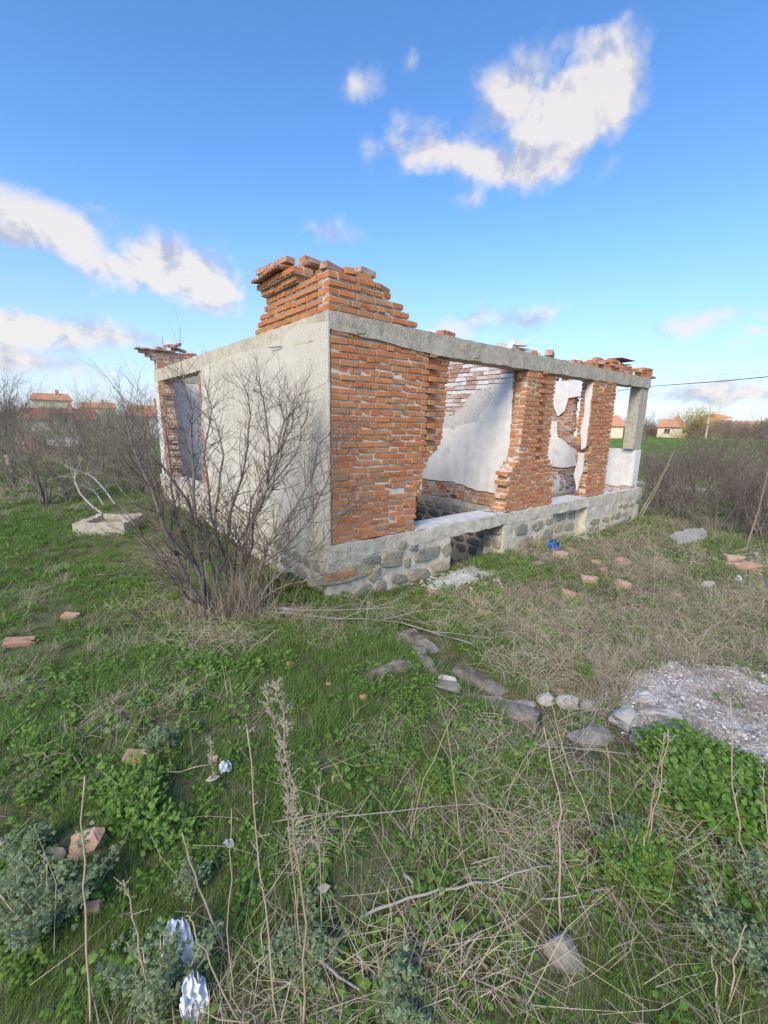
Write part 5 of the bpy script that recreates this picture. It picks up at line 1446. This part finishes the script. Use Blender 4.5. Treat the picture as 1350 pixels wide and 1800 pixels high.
for i, (x, y, w, h, lb) in enumerate([(1100, 1262, 56, 34, 'big white block broken off the corner of the pebbly slab'), (1135, 1228, 40, 24, 'white lump on the left rim of the pebbly slab'), (1120, 1298, 30, 20, 'small white block below the broken corner'), (1150, 1290, 44, 22, 'cracked whitish block at the lower rim of the slab'), (1160, 1255, 50, 20, 'flat white chunk inside the broken corner')]):
    brick_piece(x, y, w, h, lb, 400 + i, key='boulder_pale', name='concrete_block', cat='concrete block', sub=3, amp=.3)

# ------------------------------------------------------------------ pebbly slab
def slab():
    root = empty('pebbly_slab', SLAB[0]); tag(root, 'broken concrete slab with a pebbly white surface at the right edge', 'slab')
    minx, maxx = min(p.x for p in SLAB), max(p.x for p in SLAB); miny, maxy = min(p.y for p in SLAB), max(p.y for p in SLAB)
    st = .035; b = MB(); idx = {}; hz = lambda x, y: ground(x, y) + .03 + .02 * fbm(x * 6, y * 6, 2) + .010 * fbm(x * 25, y * 25, 2)
    nx_, ny_ = int((maxx - minx) / st) + 1, int((maxy - miny) / st) + 1; ins = {}
    for i in range(nx_):
        for j in range(ny_):
            x, y = minx + i * st + .012 * fbm(i * .5, j * .5, 3), miny + j * st + .012 * fbm(i * .5, j * .5, 9)
            wob = .04 * fbm(x * 5, y * 5, 1)
            if in_poly(x + wob, y + wob, SLAB): ins[(i, j)] = (x, y)
    vs = []; 
    def vid(i, j, top):
        if (i, j, top) not in idx:
            x, y = ins[(i, j)]; idx[(i, j, top)] = len(vs); vs.append(Vector((x, y, hz(x, y) if top else ground(x, y) - .06)) - SLAB[0])
        return idx[(i, j, top)]
    fs = []; cells = {(i, j) for (i, j) in ins if (i + 1, j) in ins and (i, j + 1) in ins and (i + 1, j + 1) in ins}
    for (i, j) in cells:
        fs.append((vid(i, j, 1), vid(i + 1, j, 1), vid(i + 1, j + 1, 1), vid(i, j + 1, 1)))
        for (di, dj, e) in ((-1, 0, ((0, 1), (0, 0))), (1, 0, ((1, 0), (1, 1))), (0, -1, ((0, 0), (1, 0))), (0, 1, ((1, 1), (0, 1)))):
            if (i + di, j + dj) not in cells:
                a, c = e; fs.append((vid(i + a[0], j + a[1], 0), vid(i + c[0], j + c[1], 0), vid(i + c[0], j + c[1], 1), vid(i + a[0], j + a[1], 1)))
    b.add(vs, fs); b.build('slab', M['slabmat'], root)
    pm = []
    for q in range(5):
        me = lump('pebble', 'pebble', (0, 0, 0), (1, 1, 1), 700 + q, sub=1, mesh_only=True, amp=.2); pm.append(([v.co.copy() for v in me.vertices], [tuple(p.vertices) for p in me.polygons])); bpy.data.meshes.remove(me)
    pb = MB(); rr = random.Random(9); keys = list(ins.values())
    for _ in range(11000):
        x, y = rr.choice(keys); x += rr.uniform(-.02, .02); y += rr.uniform(-.02, .02); s_ = rr.choice((.006, .008, .010, .012, .012, .016, .020, .034)) * rr.uniform(.8, 1.2)
        if fbm(x * 3, y * 3, 12) < -.1 and rr.random() < .6: continue
        V, Fc = pm[rr.randrange(5)]; R = Matrix.Translation(Vector((x, y, hz(x, y) - s_ * .05)) - SLAB[0]) @ Euler((rr.gauss(0, .3), rr.gauss(0, .3), rr.uniform(0, 6))).to_matrix().to_4x4() @ Matrix.Diagonal((s_ * rr.uniform(.9, 1.5), s_, s_ * .6, 1))
        pb.add([R @ v for v in V], Fc)
    tag(pb.build('pebbles', M['pebble'], root), kind='stuff')
slab()

# lime and rubble apron before the vents, with small rubble on the plot
def scatter_lumps(name, key, zones, label, cat, seed, sz=(.02, .06)):
    rr = random.Random(seed); b = MB(); pm = []
    for q in range(5):
        me = lump('l', key, (0, 0, 0), (1, 1, 1), seed * 10 + q, sub=1, mesh_only=True, amp=.2); pm.append(([v.co.copy() for v in me.vertices], [tuple(p.vertices) for p in me.polygons])); bpy.data.meshes.remove(me)
    for (cx, cy, sx, sy, n, k) in zones:
        for _ in range(n):
            p = on_ground(rr.gauss(cx, sx), rr.gauss(cy, sy)); s, t = loc(p.x, p.y)
            if t > -.05 and s < 8.7: continue
            s_ = rr.uniform(*sz) * k; V, Fc = pm[rr.randrange(5)]
            R = Matrix.Translation(p + Vector((0, 0, .01))) @ Euler((rr.gauss(0, .3), rr.gauss(0, .3), rr.uniform(0, 6))).to_matrix().to_4x4() @ Matrix.Diagonal((s_ * rr.uniform(.9, 1.6), s_, s_ * .6, 1)); b.add([R @ v for v in V], Fc)
    return tag(b.build(name, M[key]), label, cat, kind='stuff')
scatter_lumps('lime_rubble', 'lime', [(1110, 1200, 18, 16, 40, .6), (1130, 1290, 40, 12, 24, .5), (1250, 1172, 60, 5, 50, .5), (815, 1015, 40, 8, 420, 1), (880, 1000, 25, 5, 120, 1), (1000, 948, 22, 5, 160, 1.2), (780, 1030, 20, 5, 120, 1), (940, 975, 40, 10, 50, 1), (1215, 965, 50, 10, 60, 1), (1330, 985, 40, 12, 120, 1.2)], 'white lime crumbs spilled before the cellar vents', 'rubble', 31)
scatter_lumps('brick_crumbs', 'frag', [(1080, 1050, 110, 40, 90, 1.0), (960, 1090, 60, 30, 60, 1.0), (820, 1020, 40, 10, 30, 1), (1000, 965, 30, 12, 40, 1.3), (1060, 985, 40, 14, 40, 1.1), (960, 1060, 60, 30, 50, .8), (1280, 985, 45, 12, 120, 1.6), (1320, 1000, 35, 10, 90, 1.6), (1020, 1100, 40, 20, 25, .8), (430, 1000, 40, 30, 60, 1.3), (330, 940, 50, 30, 160, 2), (470, 950, 40, 20, 60, 1.5), (240, 890, 30, 16, 50, 2.2), (300, 980, 20, 20, 20, 1.8)], 'scattered small brick crumbs around the ruin', 'rubble', 32)
scatter_lumps('grey_rubble', 'boulder_pale', [(330, 930, 50, 30, 120, 2), (450, 990, 50, 20, 60, 1.5), (230, 900, 30, 16, 40, 2), (1300, 990, 60, 14, 60, 1.6), (1180, 1040, 80, 30, 20, .7), (960, 1040, 80, 30, 20, .8)], 'grey mortar lumps strewn beside the walls', 'rubble', 33)
scatter_lumps('far_litter', 'plastic_c', [(1180, 838, 50, 3, 50, 1.5), (1290, 860, 60, 20, 26, 1.2), (1250, 900, 60, 20, 16, .9)], 'white litter caught in the gully behind the right thicket', 'litter', 34, sz=(.05, .12))


# plates: thin lime apron sheet before the first vent (its own thickness)
def ground_plate(pxs, th, key, name, label, cat, lift=.01):
    P = [on_ground(x, y) for x, y in pxs]; c = sum(P, Vector()) / len(P); bm = bmesh.new()
    pts = []
    for i in range(len(P)):
        a, d = P[i], P[(i + 1) % len(P)]; n = max(1, int((d - a).length / .08))
        for k in range(n):
            q = a.lerp(d, k / n); q += Vector((fbm(q.x * 6, q.y * 6, 1), fbm(q.x * 6, q.y * 6, 7), 0)) * .03; q.z = ground(q.x, q.y) + lift; pts.append(q - c)
    f = bm.faces.new([bm.verts.new(q) for q in pts]); r = bmesh.ops.extrude_face_region(bm, geom=[f])
    for e in r['geom']:
        if isinstance(e, bmesh.types.BMVert): e.co.z += th
    bmesh.ops.triangulate(bm, faces=[x for x in bm.faces if len(x.verts) > 4]); bmesh.ops.recalc_face_normals(bm, faces=bm.faces[:])
    me = bpy.data.meshes.new(name); bm.to_mesh(me); bm.free(); me.materials.append(M[key]); o = bpy.data.objects.new(name, me); COL.objects.link(o); o.location = c
    return tag(o, label, cat)
ground_plate([(752, 1036), (790, 1012), (850, 996), (905, 988), (900, 1003), (850, 1018), (800, 1030), (765, 1040)], .03, 'lime', 'lime_apron', 'crumbling white lime apron in front of the first vent', 'lime', .005)
ground_plate([(975, 955), (1000, 944), (1040, 936), (1045, 946), (1010, 956), (985, 960)], .03, 'lime', 'lime_apron', 'small white lime patch in front of the second vent', 'lime', .005)
ground_plate([(1173, 950), (1205, 938), (1237, 936), (1243, 952), (1215, 958), (1190, 960)], .07, 'boulder_pale', 'concrete_plate', 'pale flat concrete plate lying before the right thicket', 'plate', .03)

# ------------------------------------------------------------------ plastic litter
def crumple(path_px, base_px, hgt, key, name, label, seed, n=14, dist_add=0, thick=.002, amp=.05):
    """crumpled film: a wrinkled grid laid over the ground, solidified"""
    base = on_ground(*base_px); rr = random.Random(seed); off = Vector((seed * 3.3, seed, 2)); b = MB(); (x0, y0, x1, y1) = path_px
    vs = []
    for j in range(n + 1):
        for i in range(n + 1):
            u, v = i / n, j / n; shrink = 1 - (.75 if v > .5 else .3) * abs(2 * v - 1) ** 1.6 * (.7 + .3 * noise.noise(Vector((v * 3, seed, 0))))
            px = (x0 + x1) / 2 + (u - .5) * (x1 - x0) * shrink; py = y1 + (y0 - y1) * v
            p = up_from(base, px, py); back = Vector((base.x, base.y, 0)).normalized()
            w = amp * fbm(u * 4 + seed, v * 4, 1, 5) + amp * .7 * abs(fbm(u * 3, v * 7 + seed, 3)); p = p + back * (v * hgt + w - .3 * amp) + Vector((fbm(u * 5, v * 5, 7), 0, fbm(u * 5, v * 5, 9))) * .008
            g = ground(p.x, p.y) + .01
            if p.z < g: p.z = g
            vs.append(p - base)
    fs = [(j * (n + 1) + i, j * (n + 1) + i + 1, (j + 1) * (n + 1) + i + 1, (j + 1) * (n + 1) + i) for j in range(n) for i in range(n)]
    b.add(vs, fs); o = b.build(name, M[key], smooth=False); o.location = base; md = o.modifiers.new('thickness', 'SOLIDIFY'); md.thickness = thick
    return tag(o, label, 'litter')
crumple((284, 1652, 348, 1760), (318, 1752), .06, 'plastic_w', 'plastic_sheet', 'torn bluish white plastic sheet caught upright in the weeds', 3, n=18, amp=.014)
crumple((318, 1738, 368, 1800), (344, 1800), .03, 'plastic_c', 'plastic_wrap', 'crumpled bright white plastic below the torn sheet', 5, n=16, amp=.024)
crumple((961, 950, 984, 974), (972, 972), .05, 'plastic_b', 'plastic_bag', 'crumpled blue plastic bag at the foot of the wall', 7, n=12, amp=.12)
crumple((1292, 1012, 1304, 1026), (1298, 1026), .03, 'plastic_c', 'plastic_scrap', 'white plastic scrap at the right before the thicket', 8, n=8, amp=.06)
crumple((1343, 1021, 1352, 1032), (1348, 1032), .03, 'plastic_b', 'plastic_scrap', 'blue plastic scrap at the right edge', 9, n=8, amp=.06)
crumple((386, 1344, 408, 1360), (397, 1358), .03, 'plastic_w', 'plastic_scrap', 'bluish plastic scrap beside the pale twig in the lawn', 10, n=8, amp=.03)
crumple((393, 1482, 412, 1492), (402, 1491), .02, 'plastic_c', 'plastic_scrap', 'tiny white scrap in the left foreground grass', 11, n=6, amp=.02)
def big_leaf(px, py, w, label, seed):
    p = on_ground(px, py, .045); k = (p - CAMP).dot(_f) / F; b = MB(); a = seed * 1.3
    leaf(b, Vector((-w * k / 2 * cos(.4), 0, 0)), Vector((1, .3, .2)), Vector((.1, -.5, 1)), w * k, w * k * .4); o = b.build('fallen_leaf', M['seed']); md = o.modifiers.new('thickness', 'SOLIDIFY'); md.thickness = .001; o.location = p; tag(o, label, 'leaf')
big_leaf(373, 1387, 24, 'pale fallen leaf below the plastic scrap in the lawn', 1)
big_leaf(565, 1588, 32, 'grey fallen leaf right of the tall rusty stalks', 2)

# ------------------------------------------------------------------ concrete trough
def trough():
    c = on_ground(196, 930); root = empty('concrete_trough', c, .12); tag(root, 'small concrete trough with earth inside, in the grass at left', 'trough')
    w, d, h, t = .84, .86, .20, .13
    for (x0, x1, y0, y1) in ((-w / 2, w / 2, -d / 2, -d / 2 + t), (-w / 2, w / 2, d / 2 - t, d / 2), (-w / 2, -w / 2 + t, -d / 2 + t + .001, d / 2 - t - .001), (w / 2 - t, w / 2, -d / 2 + t + .001, d / 2 - t - .001)):
        o = rough_beam('side', 'concrete', x0, x1, y0, y1, -.1, h, seg=.05, amp=.012, parent=root)
    b = MB(); b.box(-w / 2 + t, w / 2 - t, -d / 2 + t, d / 2 - t, -.05, h - .10); b.build('soil_fill', M['litter'], root)
    rr = random.Random(4); b = MB()
    for _ in range(260):
        p = Vector((rr.uniform(-w / 2 + t, w / 2 - t), rr.uniform(-d / 2 + t, d / 2 - t), h - .11)); q = p + Vector((rr.gauss(0, .06), rr.gauss(0, .06), rr.uniform(.02, .12))); b.tube([p, q], [.002, .001], 3, cap=False)
    tag(b.build('dead_weeds', M['straw'], root), kind='stuff')
trough()

# far left: collapsed brick heap, corrugated sheets, stump
def brick_heap():
    p = on_ground(55, 795); root = empty('brick_stack', p); tag(root, 'collapsing stack of old bricks in the far left meadow', 'brick stack'); rr = random.Random(8); b = MB(); n = 0
    for l in range(13):
        for k in range(7):
            x = -0.85 + k * .27 + rr.gauss(0, .03); 
            if abs(x) > .95 - l * .035: continue
            for y in (0, .3):
                R = Matrix.Translation((x, y + rr.gauss(0, .03), .05 + l * .075)) @ Matrix.Rotation(rr.gauss(0, .12), 4, 'Z')
                o = inst('brick', bmesh_of(n % 10, 'brick_old'), root, R @ Matrix.Diagonal((.25, .26, .065, 1))); n += 1
    for _ in range(90):
        vs, fs = BV[rr.randrange(10)]; R = Matrix.Translation((rr.gauss(.9, .8), rr.gauss(-.1, .4), rr.uniform(0, .12))) @ Euler((rr.gauss(0, .4), rr.gauss(0, .4), rr.uniform(0, 6))).to_matrix().to_4x4() @ Matrix.Diagonal((.25, .12, .065, 1)); b.add([R @ v for v in vs], fs)
    tag(b.build('fallen_bricks', M['brick_old'], root), kind='stuff')
brick_heap()
for i, (x, y, w, lb) in enumerate(((98, 782, 3.4, 'grey corrugated sheet lying nearest the brick stack'), (122, 776, 3.0, 'grey corrugated sheet lying furthest right of the brick stack'), (110, 788, 2.6, 'lowest grey corrugated sheet in the left meadow'))):
    p = on_ground(x, y); b = MB(); n = 40; vs = []
    for k in range(n + 1):
        for yy in (0, 1.1): vs.append((w * (k / n - .5), yy, .15 + .12 * yy + .03 * cos(k * 1.6)))
    b.add(vs, [(2 * k, 2 * k + 2, 2 * k + 3, 2 * k + 1) for k in range(n)]); o = b.build('corrugated_sheet', M['polemat']); o.location = p; o.rotation_euler = (0, 0, .1 * i); md = o.modifiers.new('t', 'SOLIDIFY'); md.thickness = .01; tag(o, lb, 'sheet')
p = on_ground(18, 832); b = MB(); b.tube([(0, 0, -.1), (.01, 0, .3), (0, .02, .62), (.02, .02, .66)], [.13, .11, .12, .05], 9); o = b.build('tree_stump', M['stalk'], smooth=True); o.location = p; tag(o, 'pale thick stump at the left edge under the shrubs', 'stump')

# ------------------------------------------------------------------ houses, pole, cable, trees far off
def far_pt(px, py, dist):
    p = at_dist(px, py, dist); return p
def house_far(name, pxl, pxr, base_py, dist, wall_h, roof_h, depth, wkey, rkey, label, windows=(), yaw=None, over=.35, hip=.0):
    a = far_pt(pxl, base_py, dist); c = far_pt(pxr, base_py, dist); zb = ground(a.x, a.y) - .2; a.z = c.z = zb; d = c - a; w = d.length
    zfoot = min(far_pt(pxl, base_py, dist).z, zb + .2)
    root = empty(name, a, atan2(d.y, d.x)); root.location.z = zfoot; tag(root, label, 'house')
    b = MB(); b.box(0, w, 0, depth, -.6, wall_h); b.add([(0, 0, wall_h), (0, depth, wall_h), (0, depth / 2, wall_h + roof_h * .95), (w, 0, wall_h), (w, depth, wall_h), (w, depth / 2, wall_h + roof_h * .95)], [(0, 2, 1), (3, 4, 5)]) if not hip else None
    b.build('wall', M[wkey], root)
    # roof made of tile rows, each a small step
    rb = MB(); rows = 10; o_ = over
    for side in (0, 1):
        for k in range(rows):
            f0, f1 = k / rows, (k + 1) / rows; y0, y1 = -o_ + (depth / 2 + o_) * f0, -o_ + (depth / 2 + o_) * f1; z0, z1 = wall_h - .1 + (roof_h + .1) * f0, wall_h - .1 + (roof_h + .1) * f1
            if side: y0, y1 = depth - y0, depth - y1
            h0, h1 = hip * f0 * w * .5, hip * f1 * w * .5
            n = max(6, int(w / .9)); L0, R0 = -o_ + h0, w + o_ - h0; L1, R1 = -o_ + h1, w + o_ - h1
            for q in range(n):
                xa, xb = L0 + (R0 - L0) * q / n, L0 + (R0 - L0) * (q + 1) / n; xc, xd = L1 + (R1 - L1) * q / n, L1 + (R1 - L1) * (q + 1) / n; e = .05
                rb.add([(xa, y0, z0 - .06), (xb, y0, z0 - .06), (xd, y1, z1 - .06), (xc, y1, z1 - .06), (xa, y0, z0 + e), (xb, y0, z0 + e), (xd, y1, z1 + .005), (xc, y1, z1 + .005)], [(0, 3, 2, 1), (4, 5, 6, 7), (0, 1, 5, 4), (1, 2, 6, 5), (2, 3, 7, 6), (3, 0, 4, 7)])
    if hip:
        for sx in (0, 1):
            x0, x1 = (-o_, -o_ + hip * w * .5) if sx == 0 else (w + o_, w + o_ - hip * w * .5)
            rb.add([(x0, -o_, wall_h - .1), (x0, depth + o_, wall_h - .1), (x1, depth / 2, wall_h + roof_h)], [(0, 1, 2)])
    rf = rb.build('roof', M[rkey], root)
    if pxr - pxl > 45:
        cb = MB(); cb.box(w * .62, w * .62 + .6, depth * .38, depth * .38 + .6, wall_h + roof_h * .5, wall_h + roof_h + .7); ch_ = cb.build('chimney', M['brick_old'], rf)
    for (x, z, ww, hh) in windows:
        fr = MB(); fr.box(x - .08, x + ww + .08, -.03, .02, z - .08, z + hh + .08); fo = fr.build('window', M['wallwhite'], root)
        pb = MB(); pb.box(x, x + ww, -.045, -.028, z, z + hh); pb.build('pane', M['dark'], fo)
        bb = MB(); bb.box(x + ww / 2 - .03, x + ww / 2 + .03, -.06, -.046, z, z + hh); bb.build('glazing_bar', M['wallwhite'], fo)
    return root


house_far('long_shed', 42, 168, 750, 72, 1.65, 1.35, 6.5, 'wallwhite', 'rooftile', 'long low white shed with a dark red tiled roof at far left', [(5.2, .9, .6, .5)])
house_far('lean_to', 96, 128, 752, 68, 1.95, .35, 3, 'wallwhite', 'wood', 'white lean-to with a dark roof before the long red shed', [(1.1, 1.1, .55, .4)])
house_far('village_house', 62, 130, 748, 112, 5.2, 1.3, 8, 'wallcream', 'roofpale', 'cream house with an orange roof rising behind the long red shed', [(1 + 1.6 * k, 2.6, .8, 1) for k in range(5)], hip=.2)
house_far('village_house', 146, 205, 748, 135, 4.6, 1.3, 8, 'wallcream', 'roofpale', 'orange-roofed house partly hidden by the left thicket, middle one', [(2, 2, .8, 1)])
house_far('village_house', 232, 300, 752, 48, 2.3, .9, 5, 'wallwhite', 'roofpale', 'white house with one small window just left of the ruin', [(.9, 1.35, .45, .5)])
house_far('village_house', 1008, 1095, 760, 88, 2.3, 1.8, 6, 'wallcream', 'roofpale', 'orange-roofed farmhouse seen through the ruined window opening', [(3, .8, .7, .8)], hip=.3)
house_far('village_house', 1155, 1204, 761, 105, 2.3, 1.5, 7, 'wallcream', 'roofpale', 'small cream house with an orange hip roof beside the yellow willow', [(1.2, .9, .9, .9), (4.2, .9, 1.0, .9)], hip=.45)
# brick barn beyond
def barn():
    p = at_dist(1262, 752, 170); p.z = -.5; root = empty('brick_barn', p, -.25); tag(root, 'unfinished brick gable building far off right of the power pole', 'barn')
    b = MB(); b.box(-4, 3.5, 0, 8, 0, 4.6); b.build('wall', M['brick_old'], root)
    b = MB(); b.add([(-4, -.3, 3), (3.6, -.3, 5.4), (3.6, 8, 5.4), (-4, 8, 3), (-1.2, -.3, 6.4), (-1.2, 8, 6.4)], [(0, 4, 5, 3), (4, 1, 2, 5), (0, 1, 4)]); b.build('roof', M['roofpale'], root)
    b = MB(); b.box(3.5, 6.5, 1, 8, 0, 2.4); b.build('annex', M['wallcream'], root)
barn()
house_far('village_house', 1290, 1352, 752, 230, 4.0, 1.2, 8, 'wallwhite', 'roofpale', 'row of pale low buildings on the skyline at far right', [(4, 1.5, 1, 1), (10, 1.5, 1, 1)])

# power pole and line
pb_ = at_dist(1241, 766, 108); pb_.z = ground(pb_.x, pb_.y) - .3; root = empty('power_pole', pb_); tag(root, 'pale concrete power pole standing at the edge of the green field', 'power pole')
pt_ = up_from(pb_, 1248, 709); b = MB(); b.tube([Vector((0, 0, 0)), Vector((0, 0, pt_.z - pb_.z))], [.17, .10], 8); b.build('pole', M['polemat'], root, smooth=True)
b = MB(); b.box(-.6, .6, -.06, .06, pt_.z - pb_.z - .5, pt_.z - pb_.z - .38); b.build('cross_arm', M['polemat'], root)
for x in (-.5, 0, .5):
    b = MB(); b.tube([(x, 0, pt_.z - pb_.z - .37), (x, 0, pt_.z - pb_.z - .15)], [.05, .03], 6); b.build('insulator', M['wallwhite'], root)
def cable(pts, r, label):
    P = [at_dist(x, y, d) for x, y, d in pts]; b = MB(); fine = []
    for a, c in zip(P, P[1:]):
        for k in range(8): fine.append(a.lerp(c, k / 8) - P[0])
    fine.append(P[-1] - P[0]); b.tube(fine, r, 5); o = b.build('power_cable', M['cable'], smooth=True); o.location = P[0]; return tag(o, label, 'cable')
cable([(1085, 687, 26), (1145, 679, 24), (1200, 675, 22), (1270, 670, 20), (1352, 662, 18), (1500, 645, 15)], .014, 'black overhead cable running off to the right behind the corner post')
cable([(1150, 666, 40), (1250, 660, 36), (1352, 653, 32), (1500, 640, 28)], .006, 'thin overhead wire above the black cable')

# pale dirt track at the far edge of the field
b = MB(); P = [at_dist(x, 767 if x > 1100 else 764, 104) for x in range(960, 1500, 20)]
vs = []
for p in P:
    for k in (0, 5): q = Vector((p.x, p.y + k, 0)); q.z = ground(q.x, q.y) + .12; vs.append(q)
b.add(vs, [(2 * i, 2 * i + 2, 2 * i + 3, 2 * i + 1) for i in range(len(P) - 1)]); tag(b.build('dirt_track', M['track']), kind='structure')
# pale gully water
b = MB(); P = [at_dist(x, y, 22.5) for x, y in ((1128, 838), (1150, 838), (1180, 840), (1215, 843), (1260, 846))]
vs = []
for p in P:
    for k in (0, 1.3): vs.append(Vector((p.x, p.y + k, ground(p.x, p.y) + .10)))
b.add(vs, [(2 * i, 2 * i + 2, 2 * i + 3, 2 * i + 1) for i in range(len(P) - 1)]); tag(b.build('water', M['water']), kind='structure')


# bare trees and hedges on the skyline
def tree_mesh(seed, key, h=6.0, trunk=.16, lean=0):
    rr = random.Random(seed); tr = MB(); b = MB(); p = Vector((0, 0, -.2)); d = Vector((0, 0, 1)); pts = [p.copy()]; rs = [trunk]; n = 6
    for k in range(n):
        d = (d + Vector((rr.gauss(0, .09), rr.gauss(0, .09), 0))).normalized(); p = p + d * h * .5 / n; pts.append(p.copy()); rs.append(trunk * (1 - .5 * (k + 1) / n))
        if k >= 2:
            for _ in range(3):
                ax = d.cross(Vector([rr.gauss(0, 1) for _ in range(3)])).normalized(); a = rr.uniform(.5, 1.1)
                grow(b, rr, p.copy(), d * cos(a) + ax * sin(a), h * .36 * rr.uniform(.7, 1.1), rs[-1] * .5, 0, 3, .10, .2, (3, 5), 5, .6, .7, 3)
    tr.tube(pts, rs, 7); return tr.mesh('trunk', M['bark']), b.mesh('crown', M[key])
TR = [tree_mesh(61, 'twig_far'), tree_mesh(62, 'twig_far'), tree_mesh(63, 'twig')]
def tree(i, p, sc, label, group=None, name='bare_tree'):
    r = empty(name, p, random.uniform(0, 6)); r.scale = (sc, sc, sc); inst('trunk', TR[i][0], r); tag(inst('crown', TR[i][1], r), kind='stuff'); return tag(r, label, 'tree', group)
def gp(px, dist):
    p = at_dist(px, 750, dist); p.z = ground(p.x, p.y) - .1; return p
tree(2, gp(22, 44), .95, 'round-crowned bare tree standing at the far left skyline')
tree(2, gp(128, 34), .55, 'bare sapling rising above the red shed roof')
tree(0, gp(105, 150), 1.4, 'pale bare tree behind the cream house on the left')
tree(1, gp(1135, 95), 1.0, 'bushy bare tree right behind the corner post'); tree(0, gp(1105, 100), .9, 'bare tree seen between second pier and corner post')
tree(1, gp(1190, 125), 1.0, 'bare tree rising behind the small cream house')
for i, (x, d, s) in enumerate([(-20, 120, 1), (40, 130, 1), (75, 160, 1.2), (150, 150, 1.1), (180, 140, 1.1), (200, 130, 1), (225, 120, .9), (250, 110, .9), (270, 100, .9), (170, 95, .7), (215, 90, .7), (1060, 120, .8), (1165, 140, 1), (1215, 130, .7), (1085, 130, .9)]):
    tree(i % 2, gp(x, d), s, 'bare brown tree in the belt along the village', 'trees along the village')
wl = shrub('w', gp(1222, 98), 3.6, 'yellow willow bush beside the small cream house', name='willow_bush', sz=3.0); wl2 = shrub('w', gp(1212, 99), 3.0, 'smaller yellow willow bush left of the large one', name='willow_bush')
rr = random.Random(5)
for i in range(60):
    px = rr.uniform(1222, 1370); d = rr.uniform(108, 150); shrub('f', gp(px, d), rr.uniform(1.3, 2.0), 'brown scrub bush on the bank beyond the field', 'scrub bushes on the bank')
for i in range(34):
    px = rr.uniform(-30, 275); d = rr.uniform(56, 110); shrub('f', gp(px, d), rr.uniform(1.0, 1.7), 'brown scrub bush before the village on the left', 'scrub bushes by the village')
for i in range(22):
    px = rr.uniform(1085, 1160); d = rr.uniform(112, 130); shrub('f', gp(px, d), rr.uniform(1.0, 1.8), 'brown scrub bush near the orange-roofed farmhouse', 'scrub bushes near the orange-roofed farmhouse')
# low ridge that closes the horizon
b = MB(); vs = []
for i in range(121):
    a = radians(-90 + i * 1.5); r = 600
    h = 2.2 + 1.5 * fbm(i * .15, 3)
    vs += [(r * sin(a), r * cos(a), -2), (r * sin(a), r * cos(a), h), ((r + 90) * sin(a), (r + 90) * cos(a), h + 1.2)]
b.add(vs, [(3 * i + k, 3 * i + 3 + k, 3 * i + 4 + k, 3 * i + 1 + k) for i in range(120) for k in (0, 1)]); M['ridge'] = mat('ridge_scrub', [(.20, .17, .13), (.28, .24, .18)], .02, 1, 0)
tag(b.build('hills', M['ridge']), kind='structure')

# ------------------------------------------------------------------ grass over the plot (after the loose pieces, which stay clear of it)
kinds = [tuft(1, 36, .068, .075, 'grass', lean=.7), tuft(2, 40, .085, .08, 'grass', lean=.9), tuft(3, 34, .052, .07, 'grass', w=.0042, lean=.6),   # 0-2
         tuft(4, 24, .12, .06, 'grass', lean=.7, w=.003),                                                                                     # 3
         rosette(5, 26, .030, .020, 'herb'), rosette(6, 20, .042, .026, 'herb'), rosette(7, 34, .022, .015, 'herb', h=.06),                       # 4-6
         flat_straw(8, 46, 'straw'), flat_straw(9, 52, 'litter'), tuft(10, 26, .15, .07, 'straw', w=.0022, lean=1.1, bend=1.3),                      # 7-9
         tuft(11, 16, .26, .05, 'straw', w=.002, lean=.5, bend=.9)]                                                                             # 10
pts = []


def put(x, y, k, sc):
    pts.append((x, y, ground(x, y), rnd.gauss(0, .12), rnd.gauss(0, .12), rnd.uniform(0, 6.28), sc, k))


def region(r0, r1, dens, sc):
    area = (r1 * r1 - r0 * r0) * radians(50); n = int(area * dens)
    for _ in range(n):
        r = math.sqrt(rnd.uniform(r0 * r0, r1 * r1)); a = rnd.uniform(-radians(50), radians(50)); x, y = r * sin(a), r * cos(a)
        if blocked(x, y): continue
        dn = dryness(x, y); hb = .5 + fbm(x * .8, y * .8, 31.0)
        dd, _ = seg_d(x, y, (0.25, 3.8), (0.95, 2.35))
        if dd < .17 and rnd.random() < .85: continue
        u = rnd.random()
        if u < dn: k = rnd.choice((7, 8, 7, 8, 9, 0, 10 if r > 3.5 else 7, 2, 0))
        elif u < dn + .28 * max(0, hb) + .05: k = rnd.choice((4, 5, 6))
        else: k = rnd.choice((0, 1, 2, 2, 0, 3))
        if any(hypot(x - q[0], y - q[1]) < q[2] for q in BLOCKS): continue
        put(x, y, k, sc * rnd.uniform(.65, 1.3))


region(.5, 2.2, 620, .80); region(2.2, 4.5, 380, .92); region(4.5, 8, 150, 1.15); region(8, 14, 70, 1.45); region(14, 24, 26, 2.1)
scatter_obj('grass', kinds, pts, 'short green grass with herbs and dry straw covering the plot', 'grass')
